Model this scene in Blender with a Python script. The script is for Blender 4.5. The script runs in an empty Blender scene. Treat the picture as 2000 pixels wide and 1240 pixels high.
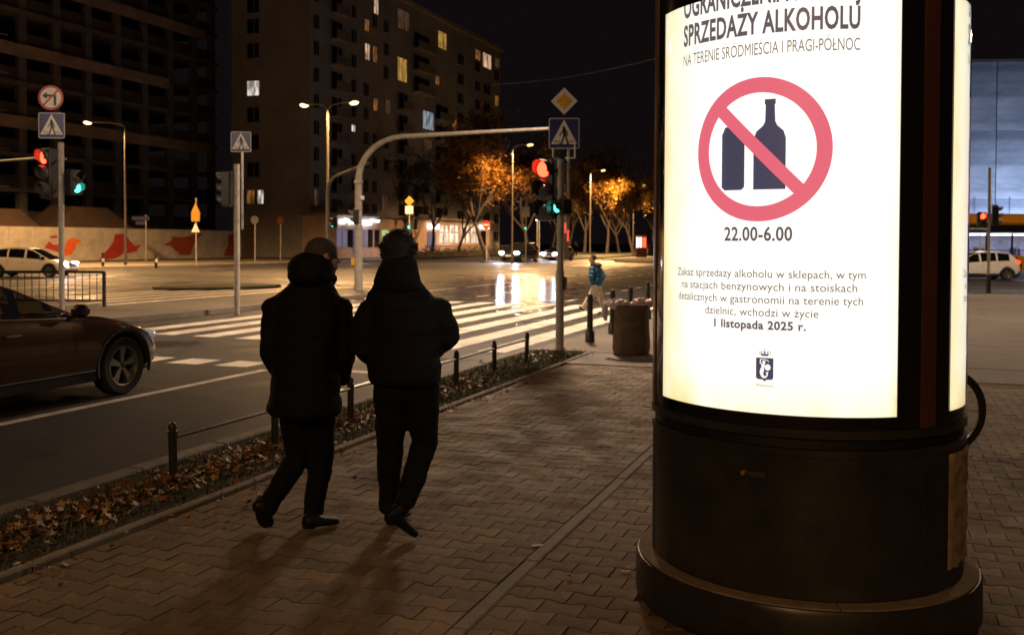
import bpy, bmesh, math, random
import numpy as np
from mathutils import Vector, Matrix

rnd = random.Random(11)
R = math.radians
sc = bpy.context.scene
COL = sc.collection

# ------------------------------------------------------------------ camera
# world: X = away from the carriageway (to the right), Y = along the road, Z up
FPX, YAW, PITCH, ROLL, CAMH = 1944.0, R(20.0), R(1.2), R(0.26), 1.70
SHY = -0.053
cam = bpy.data.cameras.new('camera')
cam.sensor_width = 36.0
cam.lens = 36.0 * FPX / 2000.0
cam.shift_y = SHY
cam.clip_start, cam.clip_end = 0.05, 3000
cam.dof.use_dof = True
cam.dof.focus_distance = 5.0
cam.dof.aperture_fstop = 4.5
camo = bpy.data.objects.new('camera', cam)
COL.objects.link(camo)
CM = Matrix.Translation((0, 0, CAMH)) @ Matrix.Rotation(YAW, 4, 'Z') @ Matrix.Rotation(math.pi / 2 - PITCH, 4, 'X') @ Matrix.Rotation(ROLL, 4, 'Z')
camo.matrix_world = CM
sc.camera = camo

# ------------------------------------------------------------------ world: night sky over a city
wd = bpy.data.worlds.new('World'); sc.world = wd; wd.use_nodes = True
bg = wd.node_tree.nodes['Background']
bg.inputs[0].default_value = (0.0046, 0.0032, 0.0036, 1)
bg.inputs[1].default_value = 1.0
sc.view_settings.view_transform = 'Standard'
sc.view_settings.look = 'None'
sc.view_settings.exposure = 0.0
sc.view_settings.gamma = 1.0
sc.cycles.use_denoising = True
sc.cycles.max_bounces = 6
sc.cycles.transparent_max_bounces = 8
sc.cycles.sample_clamp_indirect = 3.0

FW = Vector((-math.sin(YAW), math.cos(YAW), 0))
RT = Vector((math.cos(YAW), math.sin(YAW), 0))
def ray(u, v):
    d = Vector(((u - 1000) / FPX, (620 - v) / FPX + SHY * 2000 / FPX, -1))
    return (CM.to_3x3() @ d)
def P(u, v, z=0.0):
    """the point of the level z seen at photo pixel u, v"""
    d = ray(u, v); k = (z - CAMH) / d.z
    return Vector((d.x * k, d.y * k, z))
def W(u, v, depth):
    d = ray(u, v); k = depth / d.dot(FW)
    return Vector((0, 0, CAMH)) + d * k
def at(u, depth, z):
    """point at height z, depth metres ahead, in the vertical plane of column u"""
    p = FW * depth + RT * ((u - 1000) / FPX * depth)
    return Vector((p.x, p.y, z))
def on_t(u, t):
    """Y where the sight line of column u crosses X = t"""
    k = (u - 1000) / FPX
    c, s = math.cos(YAW), math.sin(YAW)
    # cam X = c t + s y ; cam depth = -s t + c y
    return (-c * t - k * s * t) / (s - k * c)
def uv_of(p):
    q = CM.inverted() @ Vector(p)
    if q.z > -0.05: return (-9999, -9999)
    return (1000 + q.x / -q.z * FPX, 620 - (q.y / -q.z - SHY * 2000 / FPX) * FPX)

# ------------------------------------------------------------------ materials
MATS = {}
def pm(name, col, rough=0.6, metal=0.0, var=0.0, scale=6.0, bump=0.0, bscale=40.0, spec=0.5, emis=None, es=0.0,
       rvar=0.0, coat=0.0, objrand=0.0, detail=4.0):
    if name in MATS: return MATS[name]
    m = bpy.data.materials.new(name); m.use_nodes = True
    nt = m.node_tree; n = nt.nodes; L = nt.links
    b = n['Principled BSDF']
    b.inputs['Base Color'].default_value = (*col, 1)
    b.inputs['Roughness'].default_value = rough
    b.inputs['Metallic'].default_value = metal
    b.inputs['Specular IOR Level'].default_value = spec
    if coat: b.inputs['Coat Weight'].default_value = coat; b.inputs['Coat Roughness'].default_value = 0.06
    if emis:
        b.inputs['Emission Color'].default_value = (*emis, 1)
        b.inputs['Emission Strength'].default_value = es
    tc = None
    if var or bump or rvar:
        tc = n.new('ShaderNodeTexCoord')
    if var or objrand:
        mix = n.new('ShaderNodeMix'); mix.data_type = 'RGBA'; mix.blend_type = 'MULTIPLY'
        mix.inputs[0].default_value = 1.0
        mix.inputs[6].default_value = (*col, 1)
        src = None
        if var:
            no = n.new('ShaderNodeTexNoise'); no.inputs['Scale'].default_value = scale; no.inputs['Detail'].default_value = detail
            no.inputs['Roughness'].default_value = 0.65
            L.new(tc.outputs['Object'], no.inputs['Vector'])
            mr = n.new('ShaderNodeMapRange'); mr.inputs[1].default_value = 0.3; mr.inputs[2].default_value = 0.7
            mr.inputs[3].default_value = 1 - var; mr.inputs[4].default_value = 1 + var
            L.new(no.outputs['Fac'], mr.inputs[0]); src = mr.outputs[0]
        if objrand:
            oi = n.new('ShaderNodeObjectInfo')
            at_ = n.new('ShaderNodeAttribute'); at_.attribute_name = 'tone'
            ad = n.new('ShaderNodeMath'); ad.operation = 'ADD'
            L.new(oi.outputs['Random'], ad.inputs[0]); L.new(at_.outputs['Fac'], ad.inputs[1])
            fr = n.new('ShaderNodeMath'); fr.operation = 'FRACT'; L.new(ad.outputs[0], fr.inputs[0])
            m2 = n.new('ShaderNodeMapRange'); m2.inputs[3].default_value = 1 - objrand; m2.inputs[4].default_value = 1 + objrand
            L.new(fr.outputs[0], m2.inputs[0])
            if src:
                mu = n.new('ShaderNodeMath'); mu.operation = 'MULTIPLY'
                L.new(src, mu.inputs[0]); L.new(m2.outputs[0], mu.inputs[1]); src = mu.outputs[0]
            else: src = m2.outputs[0]
        L.new(src, mix.inputs[7]); L.new(mix.outputs[2], b.inputs['Base Color'])
    if rvar:
        no = n.new('ShaderNodeTexNoise'); no.inputs['Scale'].default_value = scale * 0.35; no.inputs['Detail'].default_value = 3
        L.new(tc.outputs['Object'], no.inputs['Vector'])
        mr = n.new('ShaderNodeMapRange'); mr.inputs[1].default_value = 0.35; mr.inputs[2].default_value = 0.65
        mr.inputs[3].default_value = max(0.03, rough - rvar); mr.inputs[4].default_value = min(1, rough + rvar)
        L.new(no.outputs['Fac'], mr.inputs[0]); L.new(mr.outputs[0], b.inputs['Roughness'])
    if bump:
        no = n.new('ShaderNodeTexNoise'); no.inputs['Scale'].default_value = bscale; no.inputs['Detail'].default_value = 5
        L.new(tc.outputs['Object'], no.inputs['Vector'])
        bu = n.new('ShaderNodeBump'); bu.inputs['Strength'].default_value = bump; bu.inputs['Distance'].default_value = 0.02
        L.new(no.outputs['Fac'], bu.inputs['Height']); L.new(bu.outputs[0], b.inputs['Normal'])
    MATS[name] = m
    return m

def em(name, col, es, base=(0.02, 0.02, 0.02), rough=0.4):
    return pm(name, base, rough, emis=col, es=es)

def glassy(name, tint=(1, 1, 1), refl=0.06, rough=0.03):
    """clear pane: transparent with a mirror share that grows at grazing angles"""
    if name in MATS: return MATS[name]
    m = bpy.data.materials.new(name); m.use_nodes = True
    nt = m.node_tree; n = nt.nodes; L = nt.links
    n.remove(n['Principled BSDF'])
    t = n.new('ShaderNodeBsdfTransparent'); t.inputs[0].default_value = (*tint, 1)
    g = n.new('ShaderNodeBsdfGlossy'); g.inputs['Roughness'].default_value = rough; g.inputs[0].default_value = (0.9, 0.9, 0.9, 1)
    f = n.new('ShaderNodeFresnel'); f.inputs[0].default_value = 1.45
    mx = n.new('ShaderNodeMixShader')
    L.new(f.outputs[0], mx.inputs[0]); L.new(t.outputs[0], mx.inputs[1]); L.new(g.outputs[0], mx.inputs[2])
    L.new(mx.outputs[0], n['Material Output'].inputs[0])
    MATS[name] = m
    return m

# ------------------------------------------------------------------ mesh helpers
class MB:
    def __init__(s): s.v = []; s.f = []; s.m = []
    def add(s, vs, fs, mi=0):
        o = len(s.v); s.v += [tuple(p) for p in vs]
        s.f += [tuple(i + o for i in f) for f in fs]; s.m += [mi] * len(fs)
        return s
    def box(s, c, d, rz=0.0, M=None, mi=0, bev=0.0):
        x, y, z = d[0] / 2, d[1] / 2, d[2] / 2
        if bev > 0:
            e = min(bev, x * .9, y * .9, z * .9)
            vs = []
            for zz, ins in ((-z, e), (-z + e, 0), (z - e, 0), (z, e)):
                a, b = x - ins, y - ins
                k = e * .6
                for px, py in ((-a + k, -b), (a - k, -b), (a, -b + k), (a, b - k), (a - k, b), (-a + k, b), (-a, b - k), (-a, -b + k)):
                    vs.append(Vector((px, py, zz)))
            fs = [tuple(range(7, -1, -1)), tuple(range(24, 32))]
            for r in range(3):
                for i in range(8):
                    j = (i + 1) % 8
                    fs.append((r * 8 + i, r * 8 + j, r * 8 + 8 + j, r * 8 + 8 + i))
        else:
            vs = [Vector((sx * x, sy * y, sz * z)) for sz in (-1, 1) for sy in (-1, 1) for sx in (-1, 1)]
            fs = [(0, 2, 3, 1), (4, 5, 7, 6), (0, 1, 5, 4), (2, 6, 7, 3), (0, 4, 6, 2), (1, 3, 7, 5)]
        if rz: vs = [Matrix.Rotation(rz, 3, 'Z') @ p for p in vs]
        if M is not None: vs = [M @ p for p in vs]
        return s.add([p + Vector(c) for p in vs], fs, mi)
    def tube(s, pts, rad, n=8, caps=True, mi=0):
        """round tube through pts; rad a number or one per point"""
        pts = [Vector(p) for p in pts]
        if not hasattr(rad, '__len__'): rad = [rad] * len(pts)
        rings = []; up = None
        for i, p in enumerate(pts):
            a = pts[max(i - 1, 0)]; b = pts[min(i + 1, len(pts) - 1)]
            t = (b - a).normalized()
            if up is None:
                up = Vector((0, 0, 1)) if abs(t.z) < .9 else Vector((1, 0, 0))
            x = t.cross(up).normalized(); up = x.cross(t).normalized()
            rings.append([p + (x * math.cos(k) + up * math.sin(k)) * rad[i] for k in [2 * math.pi * j / n for j in range(n)]])
        vs = [q for r in rings for q in r]; fs = []
        for i in range(len(pts) - 1):
            for j in range(n):
                k = (j + 1) % n
                fs.append((i * n + j, i * n + k, i * n + n + k, i * n + n + j))
        if caps:
            fs.append(tuple(range(n - 1, -1, -1))); o = (len(pts) - 1) * n; fs.append(tuple(range(o, o + n)))
        return s.add(vs, fs, mi)
    def loft(s, secs, n=16, mi=0, caps=True):
        """secs: (centre, axis_a * ra, axis_b * rb) ellipses"""
        vs = []; fs = []
        for c, a, b in secs:
            c, a, b = Vector(c), Vector(a), Vector(b)
            for j in range(n):
                k = 2 * math.pi * j / n
                vs.append(c + a * math.cos(k) + b * math.sin(k))
        for i in range(len(secs) - 1):
            for j in range(n):
                k = (j + 1) % n
                fs.append((i * n + j, i * n + k, i * n + n + k, i * n + n + j))
        if caps:
            fs.append(tuple(range(n - 1, -1, -1))); o = (len(secs) - 1) * n; fs.append(tuple(range(o, o + n)))
        return s.add(vs, fs, mi)
    def lathe(s, prof, c=(0, 0, 0), n=24, mi=0, M=None, a0=0.0, a1=2 * math.pi):
        """profile of (radius, height) about Z"""
        full = abs(a1 - a0 - 2 * math.pi) < 1e-6
        m = n if full else n + 1
        vs = []; fs = []
        for r, z in prof:
            for j in range(m):
                k = a0 + (a1 - a0) * j / n
                q = Vector((r * math.cos(k), r * math.sin(k), z))
                if M is not None: q = M @ q
                vs.append(q + Vector(c))
        for i in range(len(prof) - 1):
            for j in range(n):
                k = (j + 1) % m
                fs.append((i * m + j, i * m + k, i * m + m + k, i * m + m + j))
        return s.add(vs, fs, mi)
    def ball(s, c, r, n=12, m=8, mi=0, M=None):
        if not hasattr(r, '__len__'): r = (r, r, r)
        vs = []; fs = []
        for i in range(m + 1):
            th = math.pi * i / m
            for j in range(n):
                k = 2 * math.pi * j / n
                st = max(math.sin(th), 0.002)
                q = Vector((r[0] * st * math.cos(k), r[1] * st * math.sin(k), -r[2] * math.cos(th)))
                if M is not None: q = M @ q
                vs.append(q + Vector(c))
        for i in range(m):
            for j in range(n):
                k = (j + 1) % n
                fs.append((i * n + j, i * n + k, i * n + n + k, i * n + n + j))
        fs.append(tuple(range(n - 1, -1, -1))); fs.append(tuple(range(m * n, m * n + n)))
        return s.add(vs, fs, mi)
    def prism(s, poly, y0, y1, mi=0, M=None, c=(0, 0, 0)):
        """polygon in local X, Z extruded from y0 (front, towards -Y) to y1"""
        n = len(poly)
        vs = [Vector((p[0], y0, p[1])) for p in poly] + [Vector((p[0], y1, p[1])) for p in poly]
        fs = [tuple(range(n)), tuple(range(2 * n - 1, n - 1, -1))]
        for i in range(n):
            j = (i + 1) % n
            fs.append((i, i + n, j + n, j))
        if M is not None: vs = [M @ q for q in vs]
        return s.add([q + Vector(c) for q in vs], fs, mi)
    def build(s, name, mats, parent=None, smooth=False, loc=None, rz=0.0):
        me = bpy.data.meshes.new(name)
        me.from_pydata(s.v, [], s.f)
        if not isinstance(mats, (list, tuple)): mats = [mats]
        for m in mats: me.materials.append(m)
        if len(mats) > 1: me.polygons.foreach_set('material_index', s.m)
        bm = bmesh.new(); bm.from_mesh(me)
        bmesh.ops.recalc_face_normals(bm, faces=bm.faces)
        bm.to_mesh(me); bm.free()
        if smooth:
            me.polygons.foreach_set('use_smooth', [True] * len(me.polygons))
            try: me.set_sharp_from_angle(angle=R(42))
            except Exception: pass
        me.update()
        o = bpy.data.objects.new(name, me); COL.objects.link(o)
        if parent is not None: o.parent = parent
        if loc is not None: o.location = loc
        if rz: o.rotation_euler = (0, 0, rz)
        return o

def tag(o, label=None, cat=None, group=None, kind=None):
    if label: o['label'] = label
    if cat: o['category'] = cat
    if group: o['group'] = group
    if kind: o['kind'] = kind
    return o
def empty(name, loc=(0, 0, 0), rz=0.0, label=None, cat=None, group=None, kind=None, parent=None):
    o = bpy.data.objects.new(name, None); COL.objects.link(o)
    o.empty_display_size = 0.2
    o.location = loc; o.rotation_euler = (0, 0, rz)
    if parent is not None: o.parent = parent
    return tag(o, label, cat, group, kind)
def inst(me, name, parent, loc, rz=0.0, scale=None):
    o = bpy.data.objects.new(name, me); COL.objects.link(o); o.parent = parent
    o.location = loc; o.rotation_euler = (0, 0, rz)
    if scale: o.scale = scale
    return o
def copy_tree(o, parent=None):
    c = o.copy(); COL.objects.link(c); c.parent = parent
    for ch in list(o.children): copy_tree(ch, c)
    return c
def stroke(pts, w):
    """quads of a polyline of width w in the plane"""
    out = []
    for (x0, z0), (x1, z1) in zip(pts[:-1], pts[1:]):
        dx, dz = x1 - x0, z1 - z0; l = math.hypot(dx, dz) or 1e-6
        nx, nz = -dz / l * w / 2, dx / l * w / 2; ex, ez = dx / l * w * .25, dz / l * w * .25
        out.append([(x0 - nx - ex, z0 - nz - ez), (x1 - nx + ex, z1 - nz + ez), (x1 + nx + ex, z1 + nz + ez), (x0 + nx - ex, z0 + nz - ez)])
    return out
def circ(cx, cz, r, n=24): return [(cx + r * math.cos(2 * math.pi * i / n), cz + r * math.sin(2 * math.pi * i / n)) for i in range(n)]
def rrect(x0, z0, x1, z1, r, n=4):
    o = []
    for cx, cz, a in ((x1 - r, z0 + r, -90), (x1 - r, z1 - r, 0), (x0 + r, z1 - r, 90), (x0 + r, z0 + r, 180)):
        for i in range(n + 1):
            k = R(a + 90 * i / n); o.append((cx + r * math.cos(k), cz + r * math.sin(k)))
    return o
def lamp_light(name, loc, power, col, parent=None, spot=None, aim=None, radius=0.12, blend=0.6):
    l = bpy.data.lights.new(name, 'SPOT' if spot else 'POINT')
    l.energy = power; l.color = col; l.shadow_soft_size = radius
    if spot: l.spot_size = R(spot); l.spot_blend = blend
    o = bpy.data.objects.new(name, l); COL.objects.link(o); o.location = loc
    if aim is not None:
        d = Vector(aim) - Vector(loc)
        o.rotation_euler = d.to_track_quat('-Z', 'Y').to_euler()
    if parent is not None: o.parent = parent
    return o
WARM = (1.0, 0.54, 0.21)
WARMW = (1.0, 0.69, 0.45)
ROADZ = -0.12

# ------------------------------------------------------------------ setting: ground, pavement, kerbs
def asphalt(name, col=(0.047, 0.047, 0.047), r0=0.22, r1=0.64, puddle=None):
    m = bpy.data.materials.new(name); m.use_nodes = True
    nt = m.node_tree; n = nt.nodes; L = nt.links; b = n['Principled BSDF']
    tc = n.new('ShaderNodeTexCoord')
    def noise(s, d=4, dist=0.0):
        q = n.new('ShaderNodeTexNoise'); q.inputs['Scale'].default_value = s; q.inputs['Detail'].default_value = d
        q.inputs['Distortion'].default_value = dist
        L.new(tc.outputs['Object'], q.inputs['Vector']); return q
    big, mid, fine = noise(0.22, 4, 0.6), noise(2.2, 4), noise(55, 2)
    def mr(src, a, b_, lo=.3, hi=.7):
        q = n.new('ShaderNodeMapRange'); q.inputs[1].default_value = lo; q.inputs[2].default_value = hi
        q.inputs[3].default_value = a; q.inputs[4].default_value = b_; L.new(src, q.inputs[0]); return q.outputs[0]
    def mul(a, b_):
        q = n.new('ShaderNodeMath'); q.operation = 'MULTIPLY'; L.new(a, q.inputs[0]); L.new(b_, q.inputs[1]); return q.outputs[0]
    f = mul(mul(mr(big.outputs['Fac'], .75, 1.25), mr(mid.outputs['Fac'], .85, 1.15)), mr(fine.outputs['Fac'], .6, 1.45))
    mx = n.new('ShaderNodeMix'); mx.data_type = 'RGBA'; mx.blend_type = 'MULTIPLY'; mx.inputs[0].default_value = 1
    mx.inputs[6].default_value = (*col, 1); L.new(f, mx.inputs[7]); L.new(mx.outputs[2], b.inputs['Base Color'])
    wet = noise(.45, 5, .4)
    dry = mr(wet.outputs['Fac'], r1, r0, .52, .68)
    if puddle:
        # a film of water left on the carriageway beyond the crossing
        mp = n.new('ShaderNodeMapping'); mp.vector_type = 'TEXTURE'
        mp.inputs['Location'].default_value = (puddle.x, puddle.y, 0); mp.inputs['Rotation'].default_value = (0, 0, YAW); mp.inputs['Scale'].default_value = (3.8, 20.0, 1)
        L.new(tc.outputs['Object'], mp.inputs[0])
        ln_ = n.new('ShaderNodeVectorMath'); ln_.operation = 'LENGTH'; L.new(mp.outputs[0], ln_.inputs[0])
        ad = n.new('ShaderNodeMath'); ad.operation = 'ADD'; L.new(ln_.outputs['Value'], ad.inputs[0]); L.new(mr(mid.outputs['Fac'], -.35, .35), ad.inputs[1])
        film = mr(ad.outputs[0], .16, 1.0, .55, 1.1)
        mn = n.new('ShaderNodeMath'); mn.operation = 'MINIMUM'; L.new(dry, mn.inputs[0]); L.new(film, mn.inputs[1]); dry = mn.outputs[0]
    L.new(dry, b.inputs['Roughness'])
    b.inputs['Specular IOR Level'].default_value = 0.3
    bu = n.new('ShaderNodeBump'); bu.inputs['Strength'].default_value = .25; bu.inputs['Distance'].default_value = .012
    L.new(fine.outputs['Fac'], bu.inputs['Height'])
    b2 = n.new('ShaderNodeBump'); b2.inputs['Strength'].default_value = .10; b2.inputs['Distance'].default_value = .03
    L.new(mid.outputs['Fac'], b2.inputs['Height']); L.new(bu.outputs[0], b2.inputs['Normal']); L.new(b2.outputs[0], b.inputs['Normal'])
    return m
M_ASPH = asphalt('road asphalt', puddle=P(1012, 562, ROADZ))
M_PATH = asphalt('pavement asphalt', (0.15, 0.135, 0.12), .55, .75)
M_FAR = asphalt('far pavement', (0.22, 0.19, 0.16), .6, .8)
M_PAVER = pm('concrete paver', (0.160, 0.106, 0.058), .72, var=.30, scale=9, bump=.5, bscale=90, objrand=.25, rvar=.12)
def add_stains(m, amount=.45, scale=.9):
    nt = m.node_tree; n = nt.nodes; L = nt.links; b = n['Principled BSDF']
    src = b.inputs['Base Color'].links[0].from_socket
    g = n.new('ShaderNodeNewGeometry'); no = n.new('ShaderNodeTexNoise'); no.inputs['Scale'].default_value = scale; no.inputs['Detail'].default_value = 7; no.inputs['Roughness'].default_value = .7
    L.new(g.outputs['Position'], no.inputs['Vector'])
    mr = n.new('ShaderNodeMapRange'); mr.inputs[1].default_value = .35; mr.inputs[2].default_value = .65; mr.inputs[3].default_value = 1 - amount; mr.inputs[4].default_value = 1 + amount * .45
    L.new(no.outputs['Fac'], mr.inputs[0])
    vo = n.new('ShaderNodeTexVoronoi'); vo.inputs['Scale'].default_value = 2.3; L.new(g.outputs['Position'], vo.inputs['Vector'])
    m2 = n.new('ShaderNodeMapRange'); m2.inputs[1].default_value = .035; m2.inputs[2].default_value = .07; m2.inputs[3].default_value = .5; m2.inputs[4].default_value = 1
    L.new(vo.outputs['Distance'], m2.inputs[0])
    mu = n.new('ShaderNodeMath'); mu.operation = 'MULTIPLY'; L.new(mr.outputs[0], mu.inputs[0]); L.new(m2.outputs[0], mu.inputs[1])
    mx = n.new('ShaderNodeMix'); mx.data_type = 'RGBA'; mx.blend_type = 'MULTIPLY'; mx.inputs[0].default_value = 1
    L.new(src, mx.inputs[6]); L.new(mu.outputs[0], mx.inputs[7]); L.new(mx.outputs[2], b.inputs['Base Color'])
add_stains(M_PAVER)
M_SAND = pm('joint sand', (0.082, 0.056, 0.034), .95, var=.3, scale=20, bump=.5, bscale=60)
M_EDGE = pm('edging concrete', (0.19, 0.165, 0.135), .75, var=.25, scale=7, bump=.4, bscale=70, objrand=.12)
M_KERB = pm('kerb stone', (0.19, 0.17, 0.145), .75, var=.3, scale=5, bump=.4, bscale=60, objrand=.15)
M_SOIL = pm('soil', (0.035, 0.026, 0.018), .95, var=.4, scale=9, bump=.9, bscale=30)
M_GRASSG = pm('turf', (0.035, 0.042, 0.016), .9, var=.4, scale=3, bump=.9, bscale=25)
M_PAINT = pm('road paint', (0.66, 0.63, 0.58), .6, var=.16, scale=3.2, bump=.3, bscale=60, detail=8)
add_stains(M_PAINT, .30, 1.6)

def sheet(name, x0, y0, x1, y1, z, mat, nx=1, ny=1):
    m = MB(); vs = []; fs = []
    for j in range(ny + 1):
        for i in range(nx + 1): vs.append((x0 + (x1 - x0) * i / nx, y0 + (y1 - y0) * j / ny, z))
    for j in range(ny):
        for i in range(nx): fs.append((j * (nx + 1) + i, j * (nx + 1) + i + 1, (j + 1) * (nx + 1) + i + 1, (j + 1) * (nx + 1) + i))
    m.add(vs, fs); return m
def slab(name, x0, y0, x1, y1, z1, mat, z0=-0.16):
    o = MB().box(((x0 + x1) / 2, (y0 + y1) / 2, (z0 + z1) / 2), (x1 - x0, y1 - y0, z1 - z0)).build(name, mat)
    return tag(o, kind='structure')

tag(sheet('road', -700, -300, 700, 1400, ROADZ, None).build('road', M_ASPH), kind='structure')

KX = -5.25                       # road edge
pav = empty('pavement', kind='structure')
MB().box((10, 3.0, -0.086), (28.0, 21.0, 0.148)).build('paving_bed', M_SAND, pav)   # top at -0.012
pav.children[0].location = (0, 0, 0)
# bed spans X -4.0 .. 24, Y -7.5 .. 13.5
HW, HN, PL, PITCHW = .0825, .060, .20, .1425
def paver_poly(kind):
    j = .0013
    a, b, w = HW - j, HN - j, PL / 2 - j
    full = [(-w, -a), (-.065, -a), (-.035, -b), (.035, -b), (.065, -a), (w, -a), (w, a), (.065, a), (.035, b), (-.035, b), (-.065, a), (-w, a)]
    if kind == 'full': return full
    if kind == 'left': return [(-w, -a), (-.065, -a), (-.035, -b), (-j, -b), (-j, b), (-.035, b), (-.065, a), (-w, a)]
    return [(j, -b), (.035, -b), (.065, -a), (w, -a), (w, a), (.065, a), (.035, b), (j, b)]
def paver_geo(kind):
    p = paver_poly(kind); n = len(p)
    cx = sum(q[0] for q in p) / n
    vs = [(q[0], q[1], -.009) for q in p] + [(cx + (q[0] - cx) * .975, q[1] * .962, 0) for q in p]
    fs = [tuple(range(n, 2 * n))] + [(i, (i + 1) % n, n + (i + 1) % n, n + i) for i in range(n)]
    return vs, fs
PG = {k: paver_geo(k) for k in ('full', 'left', 'right')}
PME = {}
for k, (vs, fs) in PG.items():
    o = MB().add(vs, fs).build('paver', M_PAVER); PME[k] = o.data; bpy.data.objects.remove(o)
spots = []
CC = Vector((-0.315, 4.99, 0))
rows = int((13.4 + 1.0) / PITCHW)
for r in range(rows):
    y = -1.0 + r * PITCHW
    for side in (-1, 1):
        x0 = -1.70 + side * 0.045
        nmax = 11 if side < 0 else 26
        off = (r % 2) * .1
        if off: spots.append(((x0 + side * .0), y, 'right' if side > 0 else 'left'))
        for i in range(nmax):
            spots.append((x0 + side * (off + .1 + i * .2), y, 'full'))
        if side < 0 and not off:
            spots.append((x0 - 11 * .2 - .1, y, 'right'))
spots2 = []
for x, y, k in spots:
    u, v = uv_of((x, y, 0))
    if -400 < u < 2400 and v < 1650 and v > 0:
        if (Vector((x, y, 0)) - CC).length < .72: continue
        inview = -30 < u < 2030 and v < 1260
        spots2.append((0 if inview else 1, math.hypot(x, y), x, y, k))
spots2.sort()
rest = MB(); tones = []
for i, (iv, d, x, y, k) in enumerate(spots2):
    dz = rnd.uniform(-.0025, .0015) + .004 * math.sin(x * 1.7 + y * .9) * math.sin(y * 1.3 - x * .6) - .004; rz = rnd.gauss(0, .005)
    ax, ay = rnd.gauss(0, .006), rnd.gauss(0, .006)
    if i < 300:
        o = inst(PME[k], 'paver', pav, (x, y, dz)); o.rotation_euler = (ax, ay, rz)
    else:
        M = Matrix.Rotation(rz, 3, 'Z') @ Matrix.Rotation(ay, 3, 'Y') @ Matrix.Rotation(ax, 3, 'X')
        vs, fs = PG[k]
        rest.add([M @ Vector(p) + Vector((x, y, dz)) for p in vs], fs)
        tones += [rnd.random()] * len(fs)
o = rest.build('paver_field', M_PAVER, pav); tag(o, kind='stuff')
a = o.data.attributes.new('tone', 'FLOAT', 'FACE'); a.data.foreach_set('value', tones)
# edging stones
def edging(name, x, y0, y1, w, mat, z1, parent, ln=1.0, z0=-.16, bev=.008):
    me = None; n = int((y1 - y0) / ln)
    for i in range(n):
        if me is None:
            o = MB().box((0, 0, (z0 + z1) / 2), (w, ln - .006, z1 - z0), bev=bev).build(name, mat, parent); me = o.data
        else: o = inst(me, name, parent, (0, 0, 0))
        o.location = (x + rnd.gauss(0, .0025), y0 + (i + .5) * ln, rnd.gauss(0, .002))
        o.rotation_euler = (0, rnd.gauss(0, .008), rnd.gauss(0, .002))
es = empty('edging_strip', kind='structure')
edging('edging_stone', -1.70, 1.0, 14.0, .078, M_EDGE, .004, es, ln=1.0, z0=-.1)
es2 = empty('verge_edging', kind='structure')
edging('edging_stone', -4.15, 1.0, 15.0, .075, M_EDGE, .006, es2, z0=-.11)
kb = empty('kerb', kind='structure')
edging('kerb_stone', KX + .075, -3, 15, .15, M_KERB, .004, kb, z0=-.3, bev=.015)
edging('kerb_stone', KX + .075, 15, 29, .15, M_KERB, -.07, kb, z0=-.3, bev=.015)
edging('kerb_stone', KX + .075, 29, 36, .15, M_KERB, .004, kb, z0=-.3, bev=.015)
# asphalt footway beyond the pavers and the strip behind the kerb
tag(slab('verge', KX + .15, -8, -4.19, 15.0, -.03, M_SOIL), kind='structure')
slab('footway', KX + .15, 15.03, 40, 37.5, -.006, M_PATH)
slab('footway_strip', -4.11, 13.53, 40, 15.0, -.009, M_PATH)
# islands and far side
def island(name, pts, z=0.0, mat=M_GRASSG, hump=0.0):
    m = MB(); n = len(pts); c = Vector((sum(p[0] for p in pts) / n, sum(p[1] for p in pts) / n, z + hump))
    vs = [(p[0], p[1], ROADZ - .05) for p in pts] + [(p[0], p[1], z) for p in pts]
    vs += [(c.x + (p[0] - c.x) * .6, c.y + (p[1] - c.y) * .6, z + hump * .8) for p in pts] + [tuple(c)]
    fs = []
    for i in range(n):
        j = (i + 1) % n
        fs += [(i, j, n + j, n + i), (n + i, n + j, 2 * n + j, 2 * n + i), (2 * n + i, 2 * n + j, 3 * n)]
    o = m.add(vs, fs).build(name, mat); return tag(o, kind='structure')
def oval(cx, cy, rx, ry, rz=0, n=24, pw=1.0):
    o = []
    for i in range(n):
        k = 2 * math.pi * i / n
        x = rx * math.copysign(abs(math.cos(k)) ** pw, math.cos(k)); y = ry * math.copysign(abs(math.sin(k)) ** pw, math.sin(k))
        o.append((cx + x * math.cos(rz) - y * math.sin(rz), cy + x * math.sin(rz) + y * math.cos(rz)))
    return o
pA, pB = P(300, 566, ROADZ), P(545, 560, ROADZ)
island('grass_island', oval((pA.x + pB.x) / 2, (pA.y + pB.y) / 2, (pB - pA).length / 2, 1.5, math.atan2(pB.y - pA.y, pB.x - pA.x)), -.02, hump=.06)
island('grass_island', oval(-32.0, 140, 2.2, 59, pw=.6), .0, hump=.28)
island('traffic_island', oval(-17.0, 24.5, 1.6, 8.6, pw=.5), .0, mat=M_PATH)
island('grass_island', oval(-20, 118, 5.5, 28, .02, pw=.6), .0, hump=.12)
slab('far_pavement', -61.2, 40, -47.0, 86.5, -.03, M_FAR)
slab('far_footway', -49.5, 87, -45.5, 240, -.03, M_FAR)
slab('far_verge', -61.6, 35, -59.2, 86.4, .02, M_GRASSG)

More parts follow.
